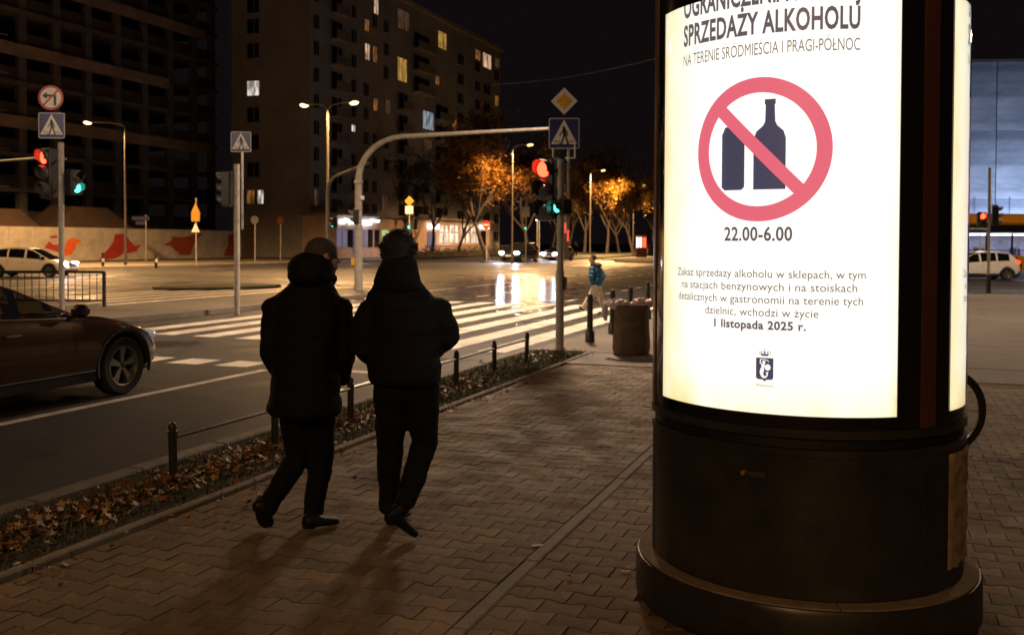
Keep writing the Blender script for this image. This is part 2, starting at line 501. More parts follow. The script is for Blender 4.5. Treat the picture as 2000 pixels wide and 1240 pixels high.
# ------------------------------------------------------------------ road markings
def paint_quad(parent, name, x0, y0, x1, y1, z=ROADZ + .004, me=None):
    ny = max(2, int((y1 - y0) / .25)); nx = max(1, int((x1 - x0) / .12))
    m = MB(); vs = []; fs = []
    for j in range(ny + 1):
        for i in range(nx + 1):
            ed = (i in (0, nx)) or (j in (0, ny))
            vs.append((x0 + (x1 - x0) * i / nx + (rnd.gauss(0, .004) if ed else 0), y0 + (y1 - y0) * j / ny + (rnd.gauss(0, .005) if ed else 0), z))
    for j in range(ny):
        for i in range(nx):
            fs.append((j * (nx + 1) + i, j * (nx + 1) + i + 1, (j + 1) * (nx + 1) + i + 1, (j + 1) * (nx + 1) + i))
    return m.add(vs, fs).build(name, M_PAINT, parent)
zb = empty('zebra_crossing', kind='structure')
for i in range(9): paint_quad(zb, 'stripe', -6.2 - i * 1.0, 15.35 + .06 * i, -5.7 - i * 1.0, 28.0)
zb = empty('far_zebra_crossing', kind='structure')
for i in range(6): paint_quad(zb, 'stripe', -19.6 - i * 1.0, 21.8 + .6 * i, -19.1 - i * 1.0, 34.0)
zb = empty('distant_zebra_crossing', kind='structure')
for i in range(5): paint_quad(zb, 'stripe', -17.9 - i * 1.1, 74, -17.3 - i * 1.1, 86)
ln = empty('lane_line', kind='structure'); paint_quad(ln, 'solid_line', -8.15, -6, -8.01, 12.0)
ln = empty('give_way_line', kind='structure')
for i in range(7): paint_quad(ln, 'block', -9.05 - i * .85, 12.15, -8.5 - i * .85, 12.75)
paint_quad(ln, 'block', -8.0, 12.2, -6.2, 12.42)
for t in (-8.95, -12.4):
    ln = empty('lane_dashes', kind='structure')
    for i in range(16): paint_quad(ln, 'dash', t - .07, 29.5 + i * 2.4 + (1.2 if t < -10 else 0), t + .07, 30.6 + i * 2.4 + (1.2 if t < -10 else 0))
ln = empty('edge_line', kind='structure')
for i in range(8): paint_quad(ln, 'dash', -15.6, 33 + i * 4.2, -15.42, 36.2 + i * 4.2)
for k, t in enumerate((-27.0, -30.5, -36.0, -40.0)):
    ln = empty('far_lane_line', kind='structure')
    paint_quad(ln, 'solid_line', t - .08, 14 + 2 * k, t + .08, 36 + 2 * k)
ln = empty('cross_lane_line', kind='structure')
for k in range(5): paint_quad(ln, 'dash', -44 + 5.2 * k, 38.6 + k * .3, -41 + 5.2 * k, 38.75 + k * .3)

# ------------------------------------------------------------------ grass and fallen leaves on the verge
def leafmat(name, stops, rough=.6, attr='tone', trans=.0):
    m = bpy.data.materials.new(name); m.use_nodes = True
    nt = m.node_tree; n = nt.nodes; L = nt.links; b = n['Principled BSDF']
    a = n.new('ShaderNodeAttribute'); a.attribute_name = attr
    cr = n.new('ShaderNodeValToRGB'); el = cr.color_ramp.elements
    while len(el) < len(stops): el.new(.5)
    for e, (p, c) in zip(el, stops): e.position = p; e.color = (*c, 1)
    L.new(a.outputs['Fac'], cr.inputs[0]); L.new(cr.outputs[0], b.inputs['Base Color'])
    b.inputs['Roughness'].default_value = rough
    if trans:
        tl = n.new('ShaderNodeBsdfTranslucent'); L.new(cr.outputs[0], tl.inputs[0])
        mx = n.new('ShaderNodeMixShader'); mx.inputs[0].default_value = trans
        L.new(b.outputs[0], mx.inputs[1]); L.new(tl.outputs[0], mx.inputs[2]); L.new(mx.outputs[0], n['Material Output'].inputs[0])
    return m
M_LEAFF = leafmat('fallen leaf', [(0, (.05, .022, .008)), (.35, (.14, .055, .014)), (.7, (.30, .13, .03)), (.9, (.42, .24, .06)), (1, (.50, .34, .14))], .5)
M_BLADE = leafmat('grass blade', [(0, (.03, .042, .012)), (.6, (.065, .095, .024)), (1, (.13, .14, .045))], .6)
def leaf_geo():
    # lobed leaf, centre fan
    rr = [1.0, .48, .9, .42, .75, .30, .28, .75, .42, .9, .48]
    n = len(rr); vs = [(0, 0, 0)]
    for i, r in enumerate(rr):
        k = math.pi / 2 + 2 * math.pi * i / n
        vs.append((r * math.cos(k), r * math.sin(k), .28 * r * r * rnd.uniform(-.2, 1)))
    return vs, [(0, 1 + i, 1 + (i + 1) % n) for i in range(n)]
def scatter(name, geo_fn, items, mat, parent=None):
    m = MB(); tone = []
    for pos, sc_, tn in items:
        vs, fs = geo_fn()
        M = Matrix.Rotation(rnd.uniform(0, 6.28), 3, 'Z') @ Matrix.Rotation(rnd.gauss(0, .45), 3, 'X') @ Matrix.Rotation(rnd.gauss(0, .45), 3, 'Y')
        m.add([M @ (Vector(p) * sc_) + Vector(pos) for p in vs], fs); tone += [tn] * len(fs)
    o = MB.build(m, name, mat, parent)
    a = o.data.attributes.new('tone', 'FLOAT', 'FACE'); a.data.foreach_set('value', tone)
    return o
items = []
for i in range(4300):
    y = rnd.uniform(2.2, 15); dens = 1.0 if y < 8.8 else max(.12, 1 - (y - 8.8) / 4)
    if rnd.random() > dens: continue
    x = -4.63 + rnd.gauss(0, .17)
    if not (-5.02 < x < -4.2): continue
    h = .05 * math.exp(-((x + 4.6) / .25) ** 2)
    items.append(((x, y, -.02 + rnd.random() * h + .015), rnd.choice([rnd.uniform(.012, .03), rnd.uniform(.025, .052)]), min(1, max(0, rnd.gauss(.45, .27)))))
for i in range(170):
    items.append(((-4.08 + abs(rnd.gauss(0, .16)), rnd.uniform(2.6, 12), .016), rnd.uniform(.016, .036), rnd.random()))
for i in range(90):
    y = rnd.uniform(3, 16); x = rnd.choice([-4.05 + abs(rnd.gauss(0, .12)), rnd.uniform(-4, 2.5)]) if rnd.random() < .7 else -5.2 - abs(rnd.gauss(0, .2))
    items.append(((x, y, .016 if x > KX else ROADZ + .02), rnd.uniform(.018, .034), rnd.random()))
tag(scatter('fallen_leaves', leaf_geo, items, M_LEAFF), 'brown and orange fallen leaves heaped along the grass verge', 'leaves', kind='stuff')
def blade_geo():
    a = rnd.uniform(0, 6.28); l = rnd.uniform(.5, 1.0); w = .05
    d = Vector((math.cos(a), math.sin(a), 0)); s = Vector((-d.y, d.x, 0)) * w
    b = rnd.uniform(.1, .7)
    p1 = Vector((0, 0, .55 * l)) + d * b * .3; p2 = Vector((0, 0, l * (1 - .4 * b))) + d * b
    return [tuple(-s), tuple(s), tuple(p1 + s * .7), tuple(p1 - s * .7), tuple(p2)], [(0, 1, 2, 3), (3, 2, 4)]
m = MB(); tone = []
for i in range(30000):
    y = rnd.uniform(2.2, 15.0)
    if rnd.random() > (.34 if y < 8.5 else min(1, .34 + (y - 8.5) / 3.0)): continue
    x = rnd.uniform(-5.05, -4.2)
    if x > -4.3 and rnd.random() < .5: x += rnd.uniform(0, .14)
    if y > 14.5: x += rnd.uniform(0, .3) * (y - 14.4)
    vs, fs = blade_geo(); h = rnd.uniform(.04, .10)
    m.add([Vector(p) * h + Vector((x, y, -.03)) for p in vs], fs); tone += [rnd.random()] * 2
o = m.build('grass', M_BLADE)
a = o.data.attributes.new('tone', 'FLOAT', 'FACE'); a.data.foreach_set('value', tone)
tag(o, 'short green grass growing on the verge behind the kerb', 'grass', kind='stuff')
# small litter on the pavers
M_LIT = pm('litter', (.55, .5, .42), .7)
for (u, v, l) in ((1050, 1066, .07), (1222, 1116, .05), (1228, 1108, .03), (1862, 1190, .04)):
    p = P(u, v, .004); MB().box((0, 0, .004), (l, l * .35, .006), bev=.002).build('paper_scrap', M_LIT, None, loc=p, rz=rnd.uniform(0, 3))
for o, lb in zip([o for o in COL.objects if o.name.startswith('paper_scrap')], ('longest pale paper scrap on the pavers left of the column', 'pale paper scrap on pavers just left of the column plinth', 'tiny pale crumb beside the scrap left of the column plinth', 'pale scrap on the pavers right of the column plinth')):
    tag(o, lb, 'litter')

# ------------------------------------------------------------------ advertising column
AC = CC.copy()
acr = math.atan2(-AC.x, AC.y)            # turn so that local -Y looks at the camera position
M_DARK = pm('dark brown enamel', (0.024, 0.0235, 0.022), .40, var=.45, scale=4, bump=.05, bscale=200, rvar=.16, detail=8)
M_TRIM = pm('brown trim', (0.085, 0.034, 0.022), .36, var=.15, scale=5)
M_GROOVE = pm('groove black', (0.003, 0.003, 0.003), .6)
M_PLC = pm('plinth concrete', (0.21, 0.165, 0.12), .8, var=.2, scale=12, bump=.3, bscale=80, objrand=.1)
M_BGLASS = pm('black glass margin', (0.010, 0.008, 0.007), .09, spec=.6)
M_CLEAR = glassy('clear cover')
M_CHROME = pm('dull chrome', (.25, .24, .22), .3, metal=1)
M_LOCK = pm('brass lock', (.55, .30, .05), .35, metal=.6)
def paper(name):
    """backlit print: white paper, backlight falloff put in as yellow along its edges and foot"""
    m = bpy.data.materials.new(name); m.use_nodes = True
    nt = m.node_tree; n = nt.nodes; L = nt.links; b = n['Principled BSDF']
    b.inputs['Base Color'].default_value = (.6, .58, .5, 1); b.inputs['Roughness'].default_value = .6
    uvn = n.new('ShaderNodeUVMap')
    sx = n.new('ShaderNodeSeparateXYZ'); L.new(uvn.outputs[0], sx.inputs[0])
    no = n.new('ShaderNodeTexNoise'); no.inputs['Scale'].default_value = 5; no.inputs['Detail'].default_value = 5
    mp = n.new('ShaderNodeMapping'); mp.inputs['Scale'].default_value = (1.6, .9, 1)
    L.new(uvn.outputs[0], mp.inputs[0]); L.new(mp.outputs[0], no.inputs['Vector'])
    def mr(src, lo, hi, a, c):
        q = n.new('ShaderNodeMapRange'); q.interpolation_type = 'SMOOTHSTEP'
        q.inputs[1].default_value = lo; q.inputs[2].default_value = hi; q.inputs[3].default_value = a; q.inputs[4].default_value = c
        L.new(src, q.inputs[0]); return q.outputs[0]
    def op(o, a, c):
        q = n.new('ShaderNodeMath'); q.operation = o; q.use_clamp = True
        for i, s in enumerate((a, c)):
            if isinstance(s, float): q.inputs[i].default_value = s
            else: L.new(s, q.inputs[i])
        return q.outputs[0]
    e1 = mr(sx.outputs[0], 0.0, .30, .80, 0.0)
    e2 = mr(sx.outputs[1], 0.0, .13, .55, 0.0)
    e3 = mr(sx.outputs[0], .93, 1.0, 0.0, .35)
    st = op('ADD', op('ADD', e1, e2), e3)  # lightbox falloff at the edges, painted as yellow into the emission colour
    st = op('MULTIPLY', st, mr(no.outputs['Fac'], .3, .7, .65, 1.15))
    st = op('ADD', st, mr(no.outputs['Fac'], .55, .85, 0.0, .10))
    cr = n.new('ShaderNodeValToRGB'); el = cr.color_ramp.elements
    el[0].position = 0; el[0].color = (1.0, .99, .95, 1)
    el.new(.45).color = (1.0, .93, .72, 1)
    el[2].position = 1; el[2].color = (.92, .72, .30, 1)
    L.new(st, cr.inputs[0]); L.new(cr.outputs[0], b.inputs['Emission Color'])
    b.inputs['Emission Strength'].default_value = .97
    return m
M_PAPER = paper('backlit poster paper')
M_INK = em('backlit grey ink', (.115, .095, .11), 1.0)
M_INKT = em('backlit thin ink', (.20, .17, .14), 1.0)
M_NAVY = em('backlit navy ink', (.060, .056, .098), 1.0)
M_PINK = em('backlit pink ink', (.82, .145, .20), 1.0)
M_WHT = em('backlit paper white', (1.0, .98, .92), 1.0)
RC = .72
def cyl(phi, z, r): return Vector((r * math.sin(phi), -r * math.cos(phi), z))
def wrap(m, x, z, phc, r): return cyl(phc + x / RC, z, r)
def arcband(m, ph0, ph1, z0, z1, r, n, nz=1, thick=0.0, uv=None):
    vs = []; fs = []
    for j in range(nz + 1):
        for i in range(n + 1): vs.append(cyl(ph0 + (ph1 - ph0) * i / n, z0 + (z1 - z0) * j / nz, r))
    for j in range(nz):
        for i in range(n): fs.append((j * (n + 1) + i, j * (n + 1) + i + 1, (j + 1) * (n + 1) + i + 1, (j + 1) * (n + 1) + i))
    return m.add(vs, fs)
def arcbar(m, ph0, ph1, z0, z1, r0, r1, n=24, mi=0):
    """solid curved bar"""
    vs = []; fs = []
    for i in range(n + 1):
        p = ph0 + (ph1 - ph0) * i / n
        vs += [cyl(p, z0, r0), cyl(p, z0, r1), cyl(p, z1, r1), cyl(p, z1, r0)]
    for i in range(n):
        for k in range(4): fs.append((i * 4 + k, i * 4 + (k + 1) % 4, i * 4 + 4 + (k + 1) % 4, i * 4 + 4 + k))
    fs += [(0, 1, 2, 3), (n * 4 + 3, n * 4 + 2, n * 4 + 1, n * 4)]
    return m.add(vs, fs, mi)
col = empty('advertising_column', AC, acr, 'dark round advertising column with a backlit poster against alcohol sales', 'advertising column')
m = MB(); m.lathe([(.70, 0.0), (.785, .0), (.797, .02), (.797, .185), (.789, .203), (.77, .208), (.70, .208)], n=96)
m.build('plinth', M_DARK, col, smooth=True)
for i in range(8):
    m = MB(); a0 = 2 * math.pi * i / 8 + .2; arcbar(m, a0 + .004, a0 + 2 * math.pi / 8 - .004, .206, .2135, .70, .782, 14)
    m.build('plinth_slab', M_PLC, col)
m = MB(); m.lathe([(.0, .2), (.69, .2), (.69, 3.15), (0, 3.15)], n=64); m.build('core', M_GROOVE, col, smooth=True)
m = MB(); m.lathe([(.60, 3.13), (.80, 3.13), (.83, 3.17), (.83, 3.26), (.76, 3.32), (.5, 3.4), (.0, 3.47)], n=64); m.build('roof_cap', M_DARK, col, smooth=True)
PHC = [R(-15.5 + 120 * i) for i in range(3)]
for pc in PHC:
    h = R(59.6)
    m = MB(); arcbar(m, pc - h, pc + h, .222, .845, .69, .716, 40)
    # bead frame on the cabinet door
    door = m.build('cabinet_panel', M_DARK, col, smooth=True)
    m = MB(); b = R(2.2)
    arcbar(m, pc - h + b * .2, pc + h - b * .2, .815, .846, .715, .7215, 40)
    arcbar(m, pc - h + b * .2, pc - h + b * 1.0, .224, .814, .715, .7195, 3); arcbar(m, pc + h - b * 1.0, pc + h - b * .2, .224, .814, .715, .7195, 3)
    m.build('door_bead', M_DARK, door)
    m = MB(); arcbar(m, pc - h, pc + h, .893, .93, .69, .724, 40); m.build('sill_band', M_DARK, col, smooth=True)
    # upper showcase: dark glass margin round the poster
    g = R(47.0); zt, zb_ = 2.76, .985
    fr = MB()
    arcbar(fr, pc - h + R(3.2), pc + h - R(3.2), .932, zb_, .69, .7165, 40); arcbar(fr, pc - h + R(3.2), pc + h - R(3.2), zt, 3.10, .69, .7165, 40)
    arcbar(fr, pc - h + R(3.2), pc - g, zb_, zt, .69, .7165, 6); arcbar(fr, pc + g, pc + h - R(3.2), zb_, zt, .69, .7165, 6)
    frame = fr.build('showcase_frame', M_BGLASS, col, smooth=True)
    m = MB(); arcbar(m, pc - h, pc - h + R(3.0), 0.932, 3.12, .69, .7225, 4); arcbar(m, pc + h - R(3.0), pc + h, 0.932, 3.12, .69, .7225, 4)
    m.build('trim_strip', M_TRIM, frame, smooth=True)
m = MB(); arcbar(m, 0, R(359.9), .848, .890, .69, .708, 72); m.build('groove_band', M_GROOVE, col)
# poster (first of three)
def poster_obj(pc):
    g = R(47.0); m = MB(); n = 48
    arcband(m, pc - g, pc + g, .985, 2.76, .7125, n, 8)
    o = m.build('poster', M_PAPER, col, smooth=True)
    uv = o.data.uv_layers.new(name='UVMap')
    for l in o.data.loops:
        p = o.data.vertices[l.vertex_index].co
        ph = math.atan2(p.x, -p.y) - pc
        while ph > math.pi: ph -= 2 * math.pi
        while ph < -math.pi: ph += 2 * math.pi
        uv.data[l.index].uv = ((ph + g) / (2 * g), (p.z - .985) / 1.775)
    return o
def _raw(body, off):
    c = bpy.data.curves.new('txt', 'FONT'); c.body = body; c.size = 1; c.offset = off; c.resolution_u = 3; c.space_character = 1.0 + max(0, off) * 2.2
    o = bpy.data.objects.new('txt', c); COL.objects.link(o)
    me = bpy.data.meshes.new_from_object(o.evaluated_get(bpy.context.evaluated_depsgraph_get()))
    vs = [v.co.copy() for v in me.vertices]; fs = [tuple(p.vertices) for p in me.polygons]
    bpy.data.objects.remove(o); bpy.data.curves.remove(c); bpy.data.meshes.remove(me)
    return vs, fs
PLAIN = {'Ż': 'Z', 'ż': 'z', 'Ś': 'S', 'Ó': 'O', 'Ł': 'L'}
def text_geo(body, cap_h, width=None, off=0.0, cx=0.0, z=0.0, wt=.07):
    """flat letters; accents are added as small bars and dots on the plain letters"""
    plain = ''.join(PLAIN.get(ch, ch) for ch in body)
    vs, fs = _raw(plain, off)
    w_ = wt + 2 * off
    for i, ch in enumerate(body):
        if ch not in PLAIN: continue
        pre, _ = _raw(plain[:i + 1], off); one, _ = _raw(plain[i], off)
        x1 = max(v.x for v in pre); x0 = x1 - (max(v.x for v in one) - min(v.x for v in one)); h = max(v.y for v in one); xc = (x0 + x1) / 2
        if ch in 'Żż': q = [(xc + w_ * .75 * math.cos(k), h + .13 + w_ * .75 * math.sin(k)) for k in [j * math.pi / 4 for j in range(8)]]
        elif ch == 'Ł': q = [(x0 - .07, h * .30), (x0 + .30, h * .56), (x0 + .30, h * .56 + w_), (x0 - .07, h * .30 + w_)]
        else: q = [(xc - .05, h + .05), (xc - .05 + w_, h + .05), (xc + .10 + w_, h + .22), (xc + .10, h + .22)]
        n0 = len(vs); vs += [Vector((a, b, 0)) for a, b in q]; fs.append(tuple(range(n0, n0 + len(q))))
    x0 = min(v.x for v in vs); x1 = max(v.x for v in vs)
    kz = cap_h / CAPH; kx = (width / (x1 - x0)) if width else kz; xm = (x0 + x1) / 2
    return [(cx + (v.x - xm) * kx, z + v.y * kz) for v in vs], fs
def _caph():
    c = bpy.data.curves.new('txt', 'FONT'); c.body = 'H'; c.size = 1
    o = bpy.data.objects.new('txt', c); COL.objects.link(o)
    me = bpy.data.meshes.new_from_object(o.evaluated_get(bpy.context.evaluated_depsgraph_get()))
    h = max(v.co.y for v in me.vertices)
    bpy.data.objects.remove(o); bpy.data.curves.remove(c); bpy.data.meshes.remove(me)
    return h
CAPH = _caph()
def put_text(parent, name, mat, pc, lines, r=.7150):
    m = MB()
    for (body, cap, w, off, cx, z) in lines:
        vs, fs = text_geo(body, cap, w, off, cx, z)
        m.add([cyl(pc + x / RC, zz, r) for x, zz in vs], fs)
    return m.build(name, mat, parent)
def flat_poly(m, pc, poly, r, sub=.03, mi=0):
    """polygon (x, z) laid on the drum, finely split so it follows the curve"""
    bm = bmesh.new()
    f = bm.faces.new([bm.verts.new((x, z, 0)) for x, z in poly])
    xs = [p[0] for p in poly]; x = math.ceil(min(xs) / sub) * sub
    while x < max(xs):
        bmesh.ops.bisect_plane(bm, geom=bm.verts[:] + bm.edges[:] + bm.faces[:], plane_co=(x, 0, 0), plane_no=(1, 0, 0)); x += sub
    bm.verts.ensure_lookup_table(); bm.verts.index_update()
    m.add([cyl(pc + v.co.x / RC, v.co.y, r) for v in bm.verts], [tuple(v.index for v in f.verts) for f in bm.faces], mi)
    bm.free()
def ring(m, pc, cx, cz, r0, r1, r, n=72):
    vs = []; fs = []
    for i in range(n):
        k = 2 * math.pi * i / n
        for q in (r0, r1): vs.append(cyl(pc + (cx + q * math.cos(k)) / RC, cz + q * math.sin(k), r))
    for i in range(n):
        j = (i + 1) % n; fs.append((2 * i, 2 * i + 1, 2 * j + 1, 2 * j))
    m.add(vs, fs)
p0 = poster_obj(PHC[0]); pc = PHC[0]
put_text(p0, 'title_line', M_INK, pc, [('OGRANICZENIA NOCNEJ', .087, .815, .030, .0, 2.704), ('SPRZEDAŻY ALKOHOLU', .087, .815, .030, .0, 2.580)])
put_text(p0, 'subtitle_line', M_INKT, pc, [('NA TERENIE ŚRÓDMIEŚCIA I PRAGI-PÓŁNOC', .050, .815, .0, .0, 2.490)])
put_text(p0, 'hours_line', M_INK, pc, [('22.00-6.00', .056, .298, .022, -.005, 1.712)])
put_text(p0, 'notice_text', M_INKT, pc, [('Zakaz sprzedaży alkoholu w sklepach, w tym', .0335, .885, 0.004, 0, 1.556),
                                       ('na stacjach benzynowych i na stoiskach', .0335, .815, 0.004, 0, 1.502),
                                       ('detalicznych w gastronomii na terenie tych', .0335, .865, 0.004, 0, 1.448),
                                       ('dzielnic, wchodzi w życie', .0335, .505, 0.004, 0, 1.394)])
put_text(p0, 'date_line', M_INK, pc, [('1 listopada 2025 r.', .0335, .405, .034, 0, 1.340)])
CZ = 2.094
m = MB(); flat_poly(m, pc, [(-.170, CZ - .155), (-.155, CZ - .168), (-.075, CZ - .168), (-.062, CZ - .155), (-.062, CZ + .06), (-.075, CZ + .09), (-.075, CZ + .115), (-.110, CZ + .115), (-.110, CZ + .112), (-.155, CZ + .10), (-.170, CZ + .07)], .7142)
m.build('bottle_mark', M_NAVY, p0)
m = MB(); flat_poly(m, pc, [(-.022, CZ - .168), (.114, CZ - .168), (.114, CZ + .045), (.104, CZ + .075), (.078, CZ + .098), (.070, CZ + .115), (.067, CZ + .185), (.071, CZ + .187), (.071, CZ + .208), (.025, CZ + .208), (.025, CZ + .187), (.029, CZ + .185), (.027, CZ + .115), (.018, CZ + .098), (-.010, CZ + .075), (-.022, CZ + .045)], .7142)
m.build('bottle_mark', M_NAVY, p0)
m = MB(); ring(m, pc, 0, CZ, .238, .302, .7158)
k = .7071
s, e, w = -.262, .262, .0275
flat_poly(m, pc, [(s * k - w * k, CZ - s * k - w * k), (e * k - w * k, CZ - e * k - w * k), (e * k + w * k, CZ - e * k + w * k), (s * k + w * k, CZ - s * k + w * k)], .7154)
m.build('prohibition_ring', M_PINK, p0)
# city coat of arms: crown over a shield with a white half-figure holding sword and round shield
EX, EZ = .035, 1.172
m = MB()
flat_poly(m, pc, [(EX - .037, EZ + .048), (EX + .037, EZ + .048), (EX + .037, EZ - .036), (EX + .030, EZ - .043), (EX + .008, EZ - .044), (EX, EZ - .052), (EX - .008, EZ - .044), (EX - .030, EZ - .043), (EX - .037, EZ - .036)], .7142)
flat_poly(m, pc, [(EX - .015, EZ + .056), (EX + .015, EZ + .056), (EX + .017, EZ + .063), (EX - .017, EZ + .063)], .7142)
for dx in (-.019, -.007, .007, .019):
    ring(m, pc, EX + dx, EZ + .069, .0045, .0068, .7144, 14)
flat_poly(m, pc, circ(EX, EZ + .084, .0028, 8), .7142); flat_poly(m, pc, [(EX - .0013, EZ + .062), (EX + .0013, EZ + .062), (EX + .0013, EZ + .080), (EX - .0013, EZ + .080)], .7146)
m.build('emblem', M_NAVY, p0)
m = MB(); fz = .7150
S = lambda pts: [(EX - .037 + (x - 205) * .074 / 455, EZ + .048 - (y - 400) * .092 / 560) for x, y in pts]
flat_poly(m, pc, S([(345, 545), (380, 555), (440, 545), (440, 640), (415, 660), (425, 720), (400, 790), (415, 850), (440, 870), (480, 850), (485, 800), (450, 775), (490, 765), (530, 745), (520, 840), (490, 900), (430, 925), (370, 905), (325, 850), (305, 760), (320, 690), (350, 640)]), fz)
flat_poly(m, pc, S([(515 + 78 * math.cos(k), 640 + 82 * math.sin(k)) for k in [i * math.pi / 10 for i in range(20)]]), fz + .0003)
flat_poly(m, pc, S([(415 + 42 * math.cos(k), 508 + 42 * math.sin(k)) for k in [i * math.pi / 7 for i in range(14)]]), fz + .0006)
flat_poly(m, pc, S([(350, 575), (305, 535), (315, 440), (345, 445), (335, 525), (390, 560)]), fz + .0009)
flat_poly(m, pc, S([(320, 430), (440, 430), (520, 455), (555, 495), (540, 500), (505, 470), (430, 448), (320, 446)]), fz + .0012)
m.build('emblem_figure', M_WHT, p0)
put_text(p0, 'city_name', M_INKT, pc, [('Warszawa', .0125, .076, .0, EX, EZ - .074)])
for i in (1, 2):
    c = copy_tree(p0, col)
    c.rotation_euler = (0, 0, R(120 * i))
for pc in PHC:
    m = MB(); arcband(m, pc - R(47.4), pc + R(47.4), .978, 2.767, .7200, 48, 1); m.build('cover_pane', M_CLEAR, col, smooth=True)
# crumpled clear film stuck on the next cabinet door
m = MB(); vs = []; fs = []; NA, NZ = 12, 26
for j in range(NZ + 1):
    for i in range(NA + 1): vs.append(cyl(R(57 + 26 * i / NA), .30 + .50 * j / NZ, .7185 + rnd.uniform(0, .014) * (0 < i < NA)))
for j in range(NZ):
    for i in range(NA): fs.append((j * (NA + 1) + i, j * (NA + 1) + i + 1, (j + 1) * (NA + 1) + i + 1, (j + 1) * (NA + 1) + i))
m.add(vs, fs).build('peeling_film', pm('brown film', (.36, .27, .18), .25, var=.5, scale=7), col, smooth=True)
# lock and handle of the cabinet door
pl = R(-15.5) - R(4)
m = MB(); q = cyl(pl, .727, .722); m.lathe([(0, -.008), (.010, -.008), (.010, .008), (0, .008)], q, 14, M=Matrix.Rotation(pl, 3, 'Z') @ Matrix.Rotation(math.pi / 2, 3, 'X'))
m.build('lock', M_LOCK, col)
m = MB(); arcbar(m, pl + R(1.2), pl + R(7.5), .716, .738, .716, .724, 6); m.build('lock_plate', M_CHROME, col)

# ------------------------------------------------------------------ signs and signals
M_GALV = pm('galvanised steel', (.42, .40, .37), .42, metal=.75, var=.25, scale=8, bump=.1, bscale=60, rvar=.12)
M_POST = pm('grey painted pole', (.34, .32, .29), .5, var=.25, scale=6, bump=.1, bscale=40)
M_BLKP = pm('black housing', (.012, .012, .012), .45)
M_LENS = pm('dark lens', (.05, .05, .05), .15, spec=.6)
M_SBLUE = pm('sign blue', (.007, .016, .17), .4, var=.12, scale=9)
M_SWHT = pm('sign white', (.80, .78, .72), .45, var=.08, scale=9)
M_SYEL = pm('sign yellow', (.80, .42, .02), .45, var=.08, scale=9)
M_SRED = pm('sign red', (.50, .022, .015), .45, var=.1, scale=9)
M_SBLK = pm('sign black', (.010, .010, .010), .5)
M_SBACK = pm('sign back', (.22, .22, .21), .5, metal=.4)
M_LRED = em('red signal lamp', (1.0, .035, .012), 11.0)
M_LGRN = em('green signal lamp', (.08, 1.0, .72), 4.0)
M_VRED = pm('visor plastic', (.11, .10, .10), .5)
def walker(w):
    """walking figure strokes in a unit box about 0, 0 (height about 1)"""
    out = [circ(-.02, .40, .075, 14)]
    out += stroke([(.0, .33), (.03, .02)], .16)
    out += stroke([(-.03, .28), (-.15, .10), (-.22, .0)], .06) + stroke([(.07, .28), (.17, .12), (.15, -.03)], .06)
    out += stroke([(.0, .03), (-.06, -.22), (-.15, -.46)], .085) + stroke([(.05, .03), (.14, -.22), (.22, -.45)], .085)
    out += stroke([(-.15, -.46), (-.27, -.46)], .06) + stroke([(.22, -.45), (.12, -.49)], .06)
    return [[(x * w, z * w) for x, z in p] for p in out]
def put_polys(parent, name, mat, polys, y=-.014, dy=.0005):
    m = MB()
    for i, p in enumerate(polys): m.prism(p, y - i * dy * .1, y + .004)
    return m.build(name, mat, parent)
def crossing_sign(loc, rz, w, label, group=None):
    r = empty('crossing_sign', loc, rz, label, 'road sign', group)
    h = w / 2
    MB().prism(rrect(-h, -h, h, h, w * .06), -.006, .006).build('sign_plate', M_SBACK, r)
    put_polys(r, 'sign_border', M_SWHT, [rrect(-h * .995, -h * .995, h * .995, h * .995, w * .06)], -.008)
    put_polys(r, 'blue_field', M_SBLUE, [rrect(-h * .95, -h * .95, h * .95, h * .95, w * .045)], -.010)
    put_polys(r, 'white_triangle', M_SWHT, [[(-h * .86, -h * .70), (h * .86, -h * .70), (.0, h * .90)]], -.012)
    f = walker(w * .62)
    f = [[(x, z - w * .06) for x, z in p] for p in f]
    g = stroke([(-w * .33, -w * .265), (-w * .13, -w * .265)], w * .022) + stroke([(w * .16, -w * .265), (w * .33, -w * .265)], w * .022)
    put_polys(r, 'walking_figure', M_SBLK, f + g, -.014)
    m = MB().box((0, .035, -h * .3), (.10, .05, .04)).box((0, .035, h * .3), (.10, .05, .04)); m.build('clamp', M_GALV, r)
    return r
def priority_sign(loc, rz, w, label):
    r = empty('priority_sign', loc, rz, label, 'road sign'); d = w * .7071
    MB().prism([(0, -d), (d, 0), (0, d), (-d, 0)], -.006, .006).build('sign_plate', M_SBACK, r)
    put_polys(r, 'white_field', M_SWHT, [[(0, -d * .985), (d * .985, 0), (0, d * .985), (-d * .985, 0)]], -.009)
    e = d * .60
    put_polys(r, 'yellow_field', M_SYEL, [[(0, -e), (e, 0), (0, e), (-e, 0)]], -.012)
    MB().box((0, .035, -d * .5), (.10, .05, .04)).build('clamp', M_GALV, r)
    return r
